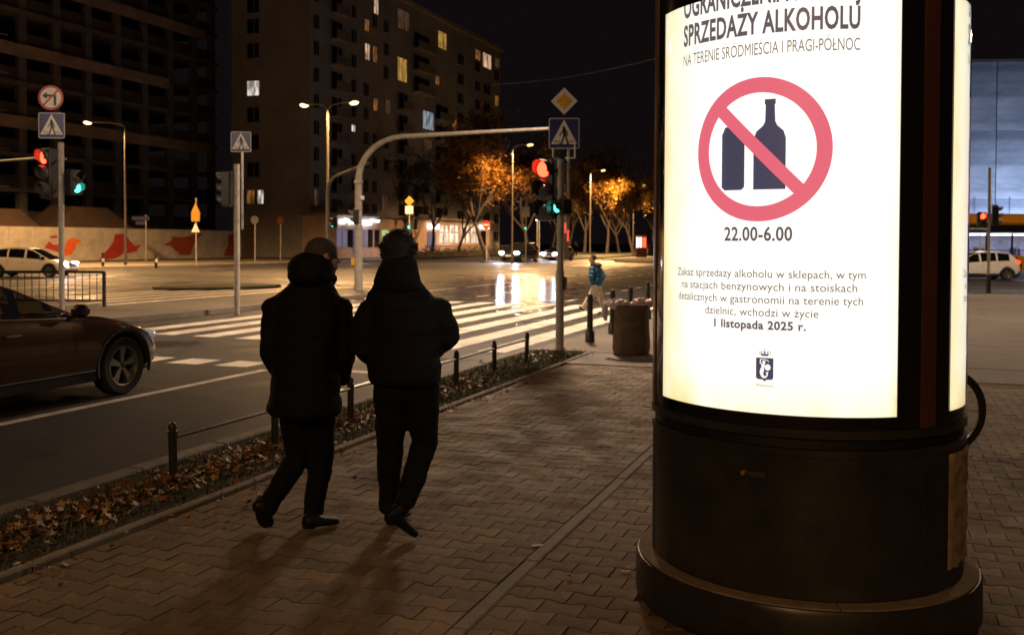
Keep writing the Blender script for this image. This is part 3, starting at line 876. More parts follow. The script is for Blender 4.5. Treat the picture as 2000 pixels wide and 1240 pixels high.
def round_sign(loc, rz, dia, label, kind):
    r = empty('prohibition_sign', loc, rz, label, 'road sign'); q = dia / 2
    MB().prism(circ(0, 0, q, 32), -.006, .006).build('sign_plate', M_SBACK, r)
    put_polys(r, 'red_field', M_SRED, [circ(0, 0, q * .99, 32)], -.009)
    if kind == 'noentry':
        put_polys(r, 'white_bar', M_SWHT, [[(-q * .75, -q * .17), (q * .75, -q * .17), (q * .75, q * .17), (-q * .75, q * .17)]], -.012)
    else:
        put_polys(r, 'white_field', M_SWHT, [circ(0, 0, q * .82, 32)], -.011)
        put_polys(r, 'turn_arrow', M_SBLK, stroke([(q * .34, -q * .60), (q * .34, q * .16), (-q * .35, q * .16)], q * .20) + [[(-q * .30, -q * .12), (-q * .30, q * .44), (-q * .68, q * .16)]], -.013)
        put_polys(r, 'red_slash', M_SRED, stroke([(-q * .56, -q * .60), (q * .56, q * .60)], q * .15), -.016)
    MB().box((0, .035, 0), (.10, .05, .04)).build('clamp', M_GALV, r)
    return r
def signal_head(parent, loc, rz, lens, d=.20, name='signal_head', board=False):
    """lens: list of materials from the top; faces local -Y"""
    n = len(lens); h = empty(name, loc, rz, parent=parent)
    H = n * (d + .06) + .04
    m = MB().box((0, .09, 0), (d + .10, .20, H), bev=.03)
    m.build('housing', M_BLKP, h)
    for i, lm in enumerate(lens):
        z = H / 2 - .02 - (d + .06) * (i + .5)
        RX = Matrix.Rotation(math.pi / 2, 3, 'X')
        m = MB().lathe([(.0, .028), (d * .25, .024), (d * .42, .012), (d * .5, .0)], (0, -.012, z), 20, M=RX)
        m.build('lens', lm, h, smooth=True)
        m = MB(); rr = d * .56
        for (r0, flip) in ((rr, 0), (rr + .006, 1)):
            vs = []; fs = []; N = 22
            for j in range(N + 1):
                k = R(-40) + R(260) * j / N
                l = .17 if 20 < j * 260 / N < 240 else .07
                vs += [(r0 * math.cos(k), -.01, z + r0 * math.sin(k)), (r0 * math.cos(k) * .97, -l * (.75 + .35 * max(0, math.sin(k))), z + r0 * .97 * math.sin(k))]
            for j in range(N): fs.append((2 * j, 2 * j + 1, 2 * j + 3, 2 * j + 2))
            m.add(vs, fs)
        m.build('visor', M_VRED, h, smooth=True)
    return h
def lensset(n, lit, red): 
    a = [M_LENS] * n
    a[lit] = M_LRED if red else M_LGRN
    return a

def pole_obj(parent, r, z1, name='pole', mat=None, n=14, sleeve=None):
    m = MB().tube([(0, 0, -.12), (0, 0, z1)], r, n)
    o = m.build(name, mat or M_POST, parent, smooth=True)
    m = MB()
    for z in (.35, z1 * .62, z1 * .8, z1 - .3): m.lathe([(r, -.02), (r + .008, -.02), (r + .008, .02), (r, .02)], (0, 0, z), n)
    m.build('band', M_GALV, o)
    if sleeve: MB().tube([(0, 0, -.05), (0, 0, sleeve)], r + .012, n).build('sleeve', M_POST, o, smooth=True)
    return o
# near pole at the kerb
b = P(1093, 682, 0); NP = b.copy()
t = empty('traffic_light', b, 0, 'grey pole at the kerb with red car signal and green walking signal', 'traffic light')
pole_obj(t, .055, 3.02, sleeve=1.25)
zq = lambda v, d: CAMH + (473 - v) / FPX * d
ND = (b.dot(FW))
MB().tube([(.10, .10, 1.9), (.10, .10, 3.5)], .025, 8).build('sign_tube', M_GALV, t)
m = MB().tube([(-.14, .04, 3.03), (-.14, .04, 3.16), (-.14, .04, 3.28)], .012, 6).tube([(.22, .05, 3.28), (.22, .05, 3.04), (.06, .05, 3.04)], .014, 6)
m.build('bracket', M_SWHT, t)
signal_head(t, (-.27, -.02, 2.55), R(-17), [M_LRED, M_LENS, M_LENS], d=.26)
signal_head(t, (-.03, -.05, 2.26), R(-30), [M_LGRN], d=.17, name='walk_signal')
MB().box((-.12, .05, 2.85), (.30, .03, .03)).box((-.12, .05, 2.2), (.30, .03, .03)).build('arm', M_GALV, t)
MB().box((.075, .02, 1.05), (.05, .10, .22), bev=.015).build('push_button', M_BLKP, t)
crossing_sign(b + Vector((.045, .03, 3.43)), R(14), .485, 'blue pedestrian crossing sign under the yellow priority diamond by the column', 'pedestrian crossing signs')
priority_sign(b + Vector((.045, .03, 3.94)), R(14), .305, 'yellow and white priority diamond above the pedestrian crossing sign')
# pole on the island at the left
b = at(120, 22.0, 0.0)
t = empty('traffic_light', b, 0, 'island pole with no-left-turn sign, red and green signals, behind the brown car', 'traffic light')
pole_obj(t, .06, 3.85)
signal_head(t, (-.42, -.05, 3.18), R(-12), [M_LRED, M_LENS, M_LENS], d=.30)
signal_head(t, (.34, .1, 2.98), R(80), [M_LENS, M_LGRN], d=.20, name='walk_signal')
MB().box((-.2, .1, 3.5), (.5, .03, .03)).box((-.2, .1, 2.85), (.5, .03, .03)).box((.17, .1, 3.05), (.3, .03, .03)).build('arm', M_GALV, t)
MB().tube([(-.4, .1, 3.55), (-6, 2.0, 3.62)], .03, 8).build('gantry_arm', M_POST, t)
crossing_sign(b + Vector((-.17, -.09, 4.22)), R(24), .56, 'blue pedestrian crossing sign below the no-left-turn sign on the island', 'pedestrian crossing signs')
round_sign(b + Vector((-.19, -.09, 4.83)), R(24), .54, 'round no-left-turn sign with red rim and black arrow', 'noleft')
# pole on the island in the middle
b = P(463, 606, -.01)
t = empty('traffic_light', b, 0, 'slim island pole with a dark signal and a crossing sign above', 'traffic light')
pole_obj(t, .07, 3.6)
MB().tube([(.10, .08, 2.0), (.10, .08, 3.95)], .03, 8).build('sign_tube', M_GALV, t)
signal_head(t, (-.38, 0, 3.0), R(-72), [M_LENS, M_LENS, M_LENS], d=.22)
MB().box((-.15, .1, 3.3), (.4, .03, .03)).box((-.15, .1, 2.7), (.4, .03, .03)).build('arm', M_GALV, t)
crossing_sign(b + Vector((.1, .03, 4.15)), R(20), .50, 'small blue pedestrian crossing sign left of the walking men', 'pedestrian crossing signs')
# arched gantry pole
b = P(700, 570, -.06); D = b.dot(FW)
t = empty('gantry_signal', b, 0, 'tall grey pole bending into a horizontal gantry arm over the road', 'traffic light')
pts = [(0, 0, -.1), (0, 0, 3.9)]
HT = 5.36
for i in range(1, 13):
    k = math.pi / 2 * i / 12; pts.append((1.75 * (1 - math.cos(k)), -.1 * (1 - math.cos(k)), 3.9 + (HT - 3.9) * math.sin(k)))
pts += [(4.5, -.5, HT), (7.3, -1.0, HT - .02)]
rad = [.15, .125] + [.118 - .003 * i for i in range(12)] + [.066, .05]
MB().tube(pts, rad, 14).build('mast_arm', M_POST, t, smooth=True)
m = MB().lathe([(.135, -.05), (.17, -.05), (.17, .05), (.135, .05)], (0, 0, 3.85), 16).lathe([(.14, -.03), (.16, -.03), (.16, .03), (.14, .03)], (0, 0, 2.9), 16); m.build('band', M_GALV, t)
signal_head(t, (-.12, -.14, 2.62), R(-60), [M_LENS, M_LGRN], d=.17, name='walk_signal')
MB().box((-.17, -.05, 1.05), (.14, .12, .27), bev=.02).build('push_button', pm('yellow box', (.75, .45, .02), .45), t)
MB().box((.17, -.03, 3.28), (.10, .12, .16), bev=.02).build('small_box', M_SWHT, t)
# bent arm pole behind it
b = at(640, 46, -.02); b.z = -.1
t = empty('signal_arm', b, 0, 'slim dark pole with a short slanting signal arm behind the gantry', 'traffic light')
MB().tube([(0, 0, 0), (0, 0, 4.1), (.05, 0, 4.45), (.35, -.02, 4.78), (2.3, -.2, 5.35)], [.10, .09, .08, .07, .05], 10).build('mast_arm', M_POST, t, smooth=True)
signal_head(t, (.35, -.16, 2.65), R(-30), [M_LENS, M_LGRN], d=.15, name='walk_signal')
# small posts far away
def far_post(u, v, depth, h, label, r=.045):
    b = at(u, depth, -.03); b.z = ROADZ
    t = empty('sign_post', b, 0, label, 'sign post')
    MB().tube([(0, 0, 0), (0, 0, h)], r, 8).build('pole', M_POST, t)
    return t, b
t, b = far_post(383, 520, 72, 4.9, 'thin post with a yellow triangular sign near the painted hoarding')
MB().prism([(-.42, -.38), (.42, -.38), (0, .42)], -.01, .01, c=(0, -.06, 4.15)).build('triangle_plate', pm('faded yellow', (.42, .22, .02), .6), t)
MB().prism(rrect(-.36, -.28, .36, .28, .03), -.01, .01, c=(0, -.06, 3.5)).build('yellow_plate', MATS['faded yellow'], t)
MB().prism([(-.36, -.3), (.36, -.3), (0, .36)], -.01, .01, c=(0, -.06, 2.75)).build('white_triangle', M_SWHT, t)
t, b = far_post(950, 512, 88, 3.7, 'thin post on the grass island carrying a no-entry sign')
round_sign(b + Vector((0, -.1, 3.35)), R(20), .72, 'red no-entry sign with white bar on the grass island', 'noentry')
t, b = far_post(800, 470, 62, 4.6, 'thin post with small diamond sign and plate above the second man')
MB().prism([(0, -.32), (.32, 0), (0, .32), (-.32, 0)], -.01, .01, c=(0, -.06, 4.35)).build('diamond_plate', MATS['faded yellow'], t)
MB().prism(rrect(-.26, -.24, .26, .24, .02), -.01, .01, c=(0, -.06, 3.8)).build('white_plate', M_SWHT, t)
signal_head(t, (.02, -.12, 2.72), R(10), [M_LGRN], d=.16, name='walk_signal'); signal_head(t, (.4, -.06, 2.95), R(30), [M_LENS] * 3, d=.17)
t, b = far_post(1027, 512, 84, 4.2, 'thin post with a grey plate and tiny green signal by the black car')
MB().prism(rrect(-.33, -.42, .33, .42, .03), -.01, .01, c=(0, -.06, 4.4)).build('grey_plate', M_SBACK, t)
signal_head(t, (0, -.12, 3.0), R(10), [M_LGRN], d=.13, name='walk_signal')
t, b = far_post(1053, 508, 92, 3.9, 'thin bare post right of the black car')
t, b = far_post(285, 500, 84, 4.0, 'thin grey post with faded blue plates above the hoarding')
MB().prism(rrect(-.9, -.16, .9, .16, .02), -.01, .01, c=(-.5, -.06, 3.7)).prism(rrect(-.5, -.16, .5, .16, .02), -.01, .01, c=(-.5, -.06, 3.3)).build('name_plate', pm('faded blue', (.05, .05, .12), .5), t)
t, b = far_post(548, 510, 90, 3.8, 'thin post with a dark red disc near the lit brick wall')
MB().prism(circ(0, 0, .34, 20), -.01, .01, c=(0, -.06, 3.7)).build('red_disc', pm('faded red', (.14, .012, .012), .6), t)
t, b = far_post(498, 510, 84, 3.7, 'thin post with a turned round sign beside the wall lamp')
MB().prism(circ(0, 0, .34, 20), -.01, .01, c=(0, -.06, 3.6), M=Matrix.Rotation(R(55), 3, 'Z')).build('round_plate', M_SBACK, t)
# right-hand pole across the footway
b = P(1930, 570, 0)
t = empty('traffic_light', b, 0, 'slim dark pole with two signals in front of the white car and bus', 'traffic light')
MB().tube([(0, 0, -.05), (0, 0, .62)], .085, 12).build('sleeve', M_BLKP, t); MB().tube([(0, 0, .6), (0, 0, 4.45)], .055, 10).build('pole', M_POST, t, smooth=True)
signal_head(t, (-.22, -.05, 2.58), R(12), [M_LRED, M_LENS], d=.20)
signal_head(t, (.28, 0, 2.72), R(92), [M_LENS] * 3, d=.17)
MB().box((.12, 0, 3.1), (.3, .03, .03)).build('arm', M_BLKP, t)

# ------------------------------------------------------------------ street lamps
M_LAMP = em('lamp glass warm', (1.0, .55, .20), 3.0)
M_LAMPB = em('lamp glass bright', (1.0, .60, .26), 6.0)
M_LPOLE = pm('weathered lamp pole', (.05, .043, .036), .6, var=.25, scale=5)
def street_lamp(b, h, heads, label, power, mat=M_LAMP, col=WARM, r=.075, spot=166, lightrad=.25, blend=.25):
    """heads: list of (dx, dy) arm offsets"""
    t = empty('street_lamp', b, 0, label, 'street lamp')
    MB().tube([(0, 0, -.15), (0, 0, .9), (0, 0, .95), (0, 0, h - 1.2), (0, 0, h - .2)], [r * 1.5, r * 1.45, r * 1.1, r * .8, r * .7], 12).build('pole', M_LPOLE, t, smooth=True)
    for dx, dy in heads:
        L_ = math.hypot(dx, dy) or 1
        e = Vector((dx, dy, h + .12))
        MB().tube([(0, 0, h - .25), (dx * .12, dy * .12, h - .05), (dx * .5, dy * .5, h + .08), tuple(e)], .04, 8).build('arm', M_POST, t, smooth=True)
        ang = math.atan2(dy, dx)
        hd = MB().ball((0, 0, 0), (.36, .15, .09), 14, 8).build('lamp_head', M_GALV, t, smooth=True); hd.location = e + Vector((dx / L_ * .25, dy / L_ * .25, 0)); hd.rotation_euler = (0, R(-6), ang)
        ln = MB().ball((0, 0, 0), (.30, .17, .14), 12, 6).build('lamp_glass', mat, hd, smooth=True); ln.location = (.03, 0, -.055)
        lamp_light('lamp_light', e + Vector((dx / L_ * .25, dy / L_ * .25, -.22)), power, col, t, spot=spot, aim=e + Vector((dx / L_ * .25, dy / L_ * .25, -3)), radius=lightrad, blend=blend)
    return t
street_lamp(Vector((-4.78, 25.6, 0)), 10.0, [(-2.5, -.9)], 'street lamp on the footway behind the advertising column, arm over the crossing', 10500, M_LAMPB, WARMW, lightrad=.8, spot=154, blend=.75)
street_lamp(at(640, 60, ROADZ), 10.0, [(-1.35, 0), (1.5, 0)], 'double-headed street lamp before the dark apartment block', 13000, M_LAMPB)
street_lamp(at(1000, 85, ROADZ), 10.0, [(1.3, 0)], 'street lamp behind the gantry arm over the grass island', 21000)
street_lamp(at(1152, 120, ROADZ), 10.4, [(1.3, 0)], 'street lamp among the orange trees right of the near pole', 46000)
street_lamp(at(1236, 150, ROADZ), 10.4, [(1.3, 0)], 'farthest street lamp, beside the yellow tree at the column edge', 46000)
street_lamp(at(245, 70, ROADZ), 10.0, [(-2.2, -.8)], 'street lamp standing before the painted hoarding at left', 16000, M_LAMPB)
street_lamp(Vector((10.5, 39.5, ROADZ)), 10.0, [(0, 1.6)], 'street lamp beside the cross street at right', 9000, M_LAMP, WARMW)
street_lamp(Vector((-60, 30, ROADZ)), 10.0, [(2.2, .5)], 'street lamp on the far side beyond the left edge', 12000)
street_lamp(Vector((-36, 21, ROADZ)), 10.0, [(1.8, 0)], 'added unseen lamp beyond the left edge, brightening the white hatchback', 9000)  # unseen lamp added to light the white car's side and the island
# added lamp outside the frame to the left, brightening sign faces and zebra
t = street_lamp(Vector((-15.6, 4.5, ROADZ)), 8.0, [(1.0, .8)], 'added unseen lamp aimed at the zebra crossing and sign faces', 0.0, M_LAMP, WARMW)
for l in [c for c in t.children if c.type == 'LIGHT']:
    l.data.energy = 4200; l.data.spot_size = R(76); l.data.spot_blend = .7
    w = t.location + l.location
    l.rotation_euler = (Vector((-11.0, 18.5, 2.6)) - w).to_track_quat('-Z', 'Y').to_euler()
# lamp on the footway behind the camera
street_lamp(Vector((1.6, -10, 0)), 8.5, [(-1.8, 0)], 'street lamp on the footway behind the viewer', 2900, M_LAMP, WARM, lightrad=.4)

# ------------------------------------------------------------------ kerb railing, bollards, planter
M_IRON = pm('dark green iron', (.018, .022, .018), .42, var=.3, scale=9, bump=.08, bscale=60)
M_RUB = pm('black rubber', (.012, .012, .012), .6)
ys = [5.83 + 1.28 * i for i in range(7)]
t = empty('kerb_railing', (-4.69, ys[0], -.03), 0, 'low dark iron railing of posts and a single bar along the verge', 'railing')
pme = None
for y in ys:
    if pme is None:
        m = MB().lathe([(.0, -.1), (.031, -.1), (.031, .35), (.036, .355), (.036, .375), (.029, .38), (.030, .405), (.024, .425), (.012, .437), (0, .44)], n=14)
        o = m.build('post', M_IRON, t, smooth=True); pme = o.data
    else: o = inst(pme, 'post', t, (0, 0, 0))
    o.location = (0, y - ys[0], 0); o.rotation_euler = (rnd.gauss(0, .02), rnd.gauss(0, .02), 0)
for y in ys[:-1]: MB().tube([(0, .03, .33), (0, .64, .33), (0, 1.25, .33)], .017, 8).build('bar', pm('worn bar', (.09, .08, .07), .32, metal=.6, var=.3, scale=10), t, smooth=True, loc=(0, y - ys[0], 0))

def bollard(b, h, label):
    t = empty('bollard', b, rnd.uniform(0, 1), label, 'bollard', 'iron bollards by the crossing')
    k = h / .85
    MB().lathe([(0, -.05), (.082, -.05), (.082, .18 * k), (.068, .20 * k), (.055, .22 * k), (.055, .24 * k)], n=16).build('base', M_IRON, t, smooth=True)
    MB().lathe([(.053, .23 * k), (.048, .70 * k), (.06, .71 * k), (.06, .735 * k), (.048, .745 * k), (.05, .80 * k), (.035, .84 * k), (0, .85 * k)], n=16).build('shaft', M_IRON, t, smooth=True)
    return t
bollard(P(1152, 667, 0), .83, 'bollard standing alone just right of the near signal pole')
bollard(P(1196, 651, 0), .83, 'bollard partly hidden behind the left side of the planter')
bollard(P(1231, 640, 0), .83, 'bollard whose top shows behind the middle of the planter')
bollard(P(1265, 622, 0), .83, 'bollard behind the right side of the planter at the column edge')
b = P(1233, 690, 0); k = (b.dot(FW)) / FPX
t = empty('planter', b, 0, 'tall dark round concrete planter beside the advertising column', 'planter')
M_PLANT = pm('planter concrete', (.115, .085, .062), .85, var=.3, scale=9, bump=.5, bscale=60)
MB().lathe([(0, .0), (34 * k, .0), (36.5 * k, .06), (36.5 * k, .20), (35 * k, .34), (33.5 * k, 96 * k - .04), (34 * k, 96 * k), (29 * k, 96 * k), (28.5 * k, 96 * k - .08), (0, 96 * k - .08)], n=40).build('tub', M_PLANT, t, smooth=True)
MB().lathe([(0, .10), (28.4 * k, .0)], (0, 0, 96 * k - .14), n=24).build('soil', M_SOIL, t)
PT = 96 * k
M_BAG = pm('white plastic bag', (.62, .56, .60), .4, var=.2, scale=12, bump=.9, bscale=14)
def crumple(name, c, r, label, cat, seed, mat=M_BAG, hang=None):
    q = random.Random(seed); m = MB().ball((0, 0, 0), r, 18, 10)
    vs = []
    for p in m.v:
        f = 1 + q.uniform(-.22, .22); v = Vector(p) * f
        vs.append(v)
    m.v = [tuple(v) for v in vs]
    if hang: m.tube([Vector((r[0] * -.6, 0, .02)), Vector((r[0] * -1.15, 0, -.01)), Vector((r[0] * -1.25, 0, -.16)), Vector((r[0] * -1.1, 0, -.26))], [.06, .05, .055, .02], 8)
    o = m.build(name, mat, None, loc=c); return tag(o, label, cat)
crumple('plastic_bag', P(1233, 690, 0) - RT * .20 + Vector((0, 0, PT + .00)), (.18, .14, .085), 'crumpled white plastic bag hanging over the left rim of the planter', 'bag', 3, hang=True)
crumple('plastic_bag', P(1233, 690, 0) + RT * .17 + Vector((0, 0, PT + .01)), (.16, .14, .085), 'crumpled pinkish bag lying on the right side of the planter', 'bag', 5, mat=pm('pinkish bag', (.58, .42, .38), .45, var=.25, scale=12, bump=.9, bscale=14))

# pedestrian barrier on the island
t = empty('pedestrian_barrier', at(203, 25.5, -.0), YAW, 'grey steel barrier with upright bars behind the brown car', 'barrier')
t.location.z = -.02
MB().tube([(0, 0, -.02), (.0, 0, .93)], .045, 10).build('post', M_IRON, t); MB().tube([(-3.4, 0, 0), (-3.4, 0, .93)], .04, 10).build('post', M_IRON, t)
MB().tube([(0, 0, .91), (-3.4, 0, .91)], .03, 8).build('top_rail', M_IRON, t); MB().tube([(0, 0, .18), (-3.4, 0, .18)], .022, 8).build('bottom_rail', M_IRON, t)
bme = None
for i in range(18):
    if bme is None: o = MB().tube([(0, 0, .19), (0, 0, .90)], .011, 6).build('bar', M_IRON, t); bme = o.data
    else: o = inst(bme, 'bar', t, (0, 0, 0))
    o.location = (-.185 * (i + 1), 0, 0)
# small marker posts far left
for u, v, lb in ((305, 524, 'short black and white marker post left of the yellow sign'), (201, 523, 'short dark marker post right of the white hatchback')):
    b = P(u, v, ROADZ); t = empty('marker_post', b, 0, lb, 'bollard', 'short marker posts')
    MB().tube([(0, 0, 0), (0, 0, .40)], .10, 10).build('base', M_RUB, t); MB().tube([(0, 0, .40), (0, 0, .62)], .09, 10).build('band', M_SWHT, t); MB().tube([(0, 0, .62), (0, 0, 1.0)], .09, 10).build('top', M_IRON, t)

# ------------------------------------------------------------------ bicycle behind the column
def bicycle(b, rz):
    t = empty('bicycle', b, rz, 'dark bicycle parked behind the advertising column, one wheel showing', 'bicycle')
    M_FR = pm('bike frame', (.02, .02, .022), .35)
    for x in (0, -1.05):
        w = empty('wheel', (x, 0, .34), 0, parent=t)
        RX = Matrix.Rotation(math.pi / 2, 3, 'X')
        MB().lathe([(.308, -.012), (.328, -.017), (.345, -.011), (.348, 0), (.345, .011), (.328, .017), (.308, .012)], n=48, M=RX).build('tyre', M_RUB, w, smooth=True)
        MB().lathe([(.285, -.010), (.303, -.012), (.303, .012), (.285, .010), (.285, -.010)], n=48, M=RX).build('rim', M_IRON, w)
        m = MB()
        for i in range(20):
            k = 2 * math.pi * i / 20; m.tube([(.02 * math.cos(k + .6), .02 * (-1) ** i, .02 * math.sin(k + .6)), (.287 * math.cos(k), 0, .287 * math.sin(k))], .0012, 4, caps=False)
        m.lathe([(.0, -.03), (.018, -.03), (.018, .03), (0, .03)], n=10, M=RX); m.build('spokes', M_GALV, w)
    m = MB(); bb = (-.62, 0, .29); st = (-.78, 0, .80); hd0 = (-.16, 0, .62); hd1 = (-.21, 0, .80)
    for a, c in ((bb, st), (bb, hd0), (st, hd1), (hd0, hd1)): m.tube([a, c], .017, 8)
    for y in (-.06, .06): m.tube([(-1.05, y, .34), (bb[0], y * .4, bb[2])], .010, 6); m.tube([(-1.05, y, .34), (st[0], y * .3, st[2] - .05)], .009, 6); m.tube([(0, y, .34), (hd0[0] + .02, y * .6, hd0[2])], .011, 6)
    m.build('frame', M_FR, t, smooth=True)
    MB().tube([hd1, (-.24, 0, .95)], .014, 8).tube([(-.30, -.30, 1.0), (-.24, -.18, .97), (-.22, 0, .95), (-.24, .18, .97), (-.30, .30, 1.0)], .012, 8).build('handlebar', M_FR, t)
    MB().tube([st, (-.83, 0, .93)], .013, 8).ball((-.84, 0, .95), (.13, .07, .035), 12, 6).build('saddle', M_RUB, t, smooth=True)
    MB().lathe([(.0, -.01), (.09, -.01), (.09, .01), (0, .01)], bb, 20, M=Matrix.Rotation(math.pi / 2, 3, 'X')).tube([(bb[0], -.06, bb[2]), (bb[0] + .12, -.08, bb[2] - .12)], .01, 6).build('crank', M_FR, t)
    MB().tube([(-.75, .02, .30), (-.8, .22, .0)], .009, 6).build('kickstand', M_GALV, t)
    return t
bicycle(at(1853, 8.1, 0.0), YAW + R(8))

# ------------------------------------------------------------------ hoarding with painted shapes
HX = -61.9
M_HOARD = pm('hoarding paint', (.42, .38, .32), .7, var=.28, scale=.9, bump=.1, detail=8)
M_HRED = pm('mural red', (.32, .028, .014), .65, var=.2, scale=1.5)
M_HORG = pm('mural orange', (.62, .11, .015), .65, var=.2, scale=1.5)
M_HDK = pm('mural rust', (.30, .05, .018), .65, var=.2, scale=1.5)
hy0, hy1, HH = 40.0, 86.5, 2.75
t = empty('hoarding', (HX, hy0, 0), 0, 'long pale site hoarding painted with red and orange shapes', 'hoarding')
n = 18; ph = (hy1 - hy0) / n; pme = None
for i in range(n):
    if pme is None: o = MB().box((0, 0, HH / 2 - .06), (.10, ph - .02, HH + .12), bev=.01).build('panel', M_HOARD, t); pme = o.data
    else: o = inst(pme, 'panel', t, (0, 0, 0))
    o.location = (rnd.gauss(0, .01), ph * (i + .5), rnd.gauss(0, .015))
def mural(name, mat, pts):
    """pixel outline projected onto the wall plane"""
    m = MB(); poly = []
    for u, v in pts:
        y = on_t(u, HX + .07); dep = Vector((HX, y, 0)).dot(FW); z = W(u, v, dep).z
        poly.append((y - hy0, min(max(z, .05), HH - .02)))
    vs = [(.062, y, z) for y, z in poly] + [(.075, y, z) for y, z in poly]; q = len(poly)
    m.add(vs, [tuple(range(q, 2 * q))] + [(i, (i + 1) % q, q + (i + 1) % q, q + i) for i in range(q)])
    m.build(name, mat, t)
mural('painted_shape', M_HRED, [(87, 484), (96, 471), (104, 478), (113, 478), (122, 486), (130, 490), (118, 494), (108, 490)])
mural('painted_shape', M_HORG, [(122, 492), (132, 470), (142, 464), (152, 468), (160, 471), (150, 476), (146, 488), (138, 498), (128, 500)])
mural('painted_shape', M_HRED, [(194, 512), (202, 495), (215, 482), (222, 472), (224, 458), (242, 456), (252, 468), (262, 480), (276, 478), (266, 491), (254, 494), (240, 496), (225, 505), (205, 514)])
mural('painted_shape', M_HDK, [(318, 478), (332, 472), (338, 461), (352, 464), (366, 462), (380, 457), (397, 456), (386, 466), (378, 478), (372, 498), (352, 499), (344, 490), (334, 481)])
mural('painted_shape', M_HDK, [(436, 500), (446, 478), (445, 462), (458, 456), (474, 456), (466, 480), (466, 500)])
mural('red_lettering', M_HRED, [(98, 461), (112, 460), (112, 464), (98, 465)])
# darker brick wall continuing with a wall lamp
M_BWALL = pm('brown render', (.22, .15, .10), .8, var=.25, scale=1.2, bump=.2)
yw = 86.6
t = empty('boundary_wall', (HX + .6, yw, 0), 0, 'brown boundary wall lit by a small wall lamp', 'wall')
for i in range(6): MB().box((0, 0, 1.55), (.25, 2.6, 3.3), bev=.01).build('panel', M_BWALL, t, loc=(0, 1.35 + 2.65 * i, 0))
MB().box((.0, 8, 3.26), (.4, 16, .1)).build('coping', M_BWALL, t)
d = at(512, 0, 0); yy = on_t(512, HX + .9)
t = empty('wall_lamp', (HX + .78, yy, 3.35), 0, 'small bright floodlight on the brown boundary wall', 'wall lamp')
MB().box((.1, 0, .12), (.22, .28, .14), bev=.02).build('housing', M_BLKP, t); MB().box((.17, 0, .04), (.16, .24, .05)).build('lens', em('floodlight lens', (1, .93, .78), 90.0), t)
lamp_light('wall_lamp_light', (.35, 0, -.05), 700, (1, .78, .55), t, spot=150, aim=(.15, 0, -3), radius=.08)
# site canopies behind the hoarding
M_CANV = pm('tan canopy sheet', (.07, .044, .028), .8, var=.3, scale=.8)
for (u0, u1, v0, v1, lb) in ((-40, 66, 408, 448, 'sloping tan site canopy at the far left behind the hoarding'), (84, 252, 404, 452, 'long sloping tan site canopy behind the hoarding')):
    y0, y1 = on_t(u0, HX - 2.5), on_t(u1, HX - 2.5)
    dep = Vector((HX - 2.5, (y0 + y1) / 2, 0)).dot(FW)
    za, zb2 = W(100, v0, dep).z, W(100, v1, dep).z
    t = empty('site_canopy', (HX - 2.5, (y0 + y1) / 2, 0), 0, lb, 'canopy')
    h = (y1 - y0) / 2
    m = MB(); vs = [(1.2, -h, zb2), (1.2, h, zb2 - .1), (.0, h * .45, za), (.0, -h * .35, za), (-2.5, -h * .35, za + .1), (-2.5, h * .45, za + .1), (-2.6, h, zb2), (-2.6, -h, zb2)]
    m.add(vs, [(0, 1, 2, 3), (3, 2, 5, 4), (1, 6, 5, 2), (7, 0, 3, 4), (0, 7, 6, 1), (7, 4, 5, 6)]); m.build('sheet', M_CANV, t)
    for yy in (-h * .8, h * .8): MB().tube([(.9, yy, 0), (.9, yy, zb2)], .06, 6).build('leg', M_IRON, t)

# ------------------------------------------------------------------ building shell under construction (left)
M_CONC = pm('raw concrete', (.125, .115, .108), .85, var=.3, scale=.4, bump=.2, bscale=3)
M_BRK = pm('infill block', (.060, .046, .038), .9, var=.3, scale=.5)
SX, SY0, SY1 = -70.0, 24.0, 94.5
t = empty('concrete_shell', (SX, SY0, 0), 0, 'unlit concrete building shell with open floors behind the hoarding', 'building')
LEN = SY1 - SY0; FL = 3.1; NF = 11
cme = sme = None; BAY = 3.9; nb = int(LEN / BAY)
for f in range(NF):
    z = f * FL
    o = MB().box((-7, LEN / 2, z + FL - .17), (14.4, LEN, .34)).build('floor_slab', M_CONC, t)
    o = MB().box((-9.5, LEN / 2, z + FL / 2 - .2), (.25, LEN - 1, FL - .4)).build('inner_wall', M_BRK, t)
    for i in range(nb + 1):
        if cme is None: o = MB().box((0, 0, 0), (.5, .85, FL - .34)).build('pillar', M_CONC, t); cme = o.data
        else: o = inst(cme, 'pillar', t, (0, 0, 0))
        o.location = (-.35, min(.5 + i * BAY, LEN - .5), z + (FL - .34) / 2)
        if i < nb and (f * 7 + i * 3) % 9 != 0:
            if sme is None: o2 = MB().box((0, 0, 0), (.22, BAY - .86, 1.15)).build('spandrel', M_BRK, t); sme = o2.data
            else: o2 = inst(sme, 'spandrel', t, (0, 0, 0))
            o2.location = (-.2, .5 + (i + .5) * BAY, z + .58)
# netting bands on two floors and a projecting balcony block
M_NET = pm('debris sheet', (.30, .22, .17), .8, var=.3, scale=.7)
for (f, y0, y1) in ((7, 44, 68), (5, 33, 62), (3, 40, 69)):
    MB().box((.35, (y0 + y1) / 2, f * FL + 2.6), (.12, y1 - y0, 1.1)).build('debris_sheet', M_NET, t)
for f in range(2, 11): MB().box((1.3, 26.5, f * FL), (2.4, 9, .3)).build('balcony_slab', M_CONC, t)
for y in (22.4, 30.6): MB().box((2.2, y, 16), (.5, .6, 34)).build('balcony_pillar', M_CONC, t)
sc_m = MB()
for i in range(14):
    MB().tube([(2.9, 6 + i * 2.4, 0), (2.9, 6 + i * 2.4, 30)], .05, 5).build('scaffold_pole', M_GALV, t)
for k in range(9): MB().tube([(2.9, 5, 3 + k * 3.1), (2.9, 39, 3 + k * 3.1)], .04, 5).build('scaffold_rail', M_GALV, t)

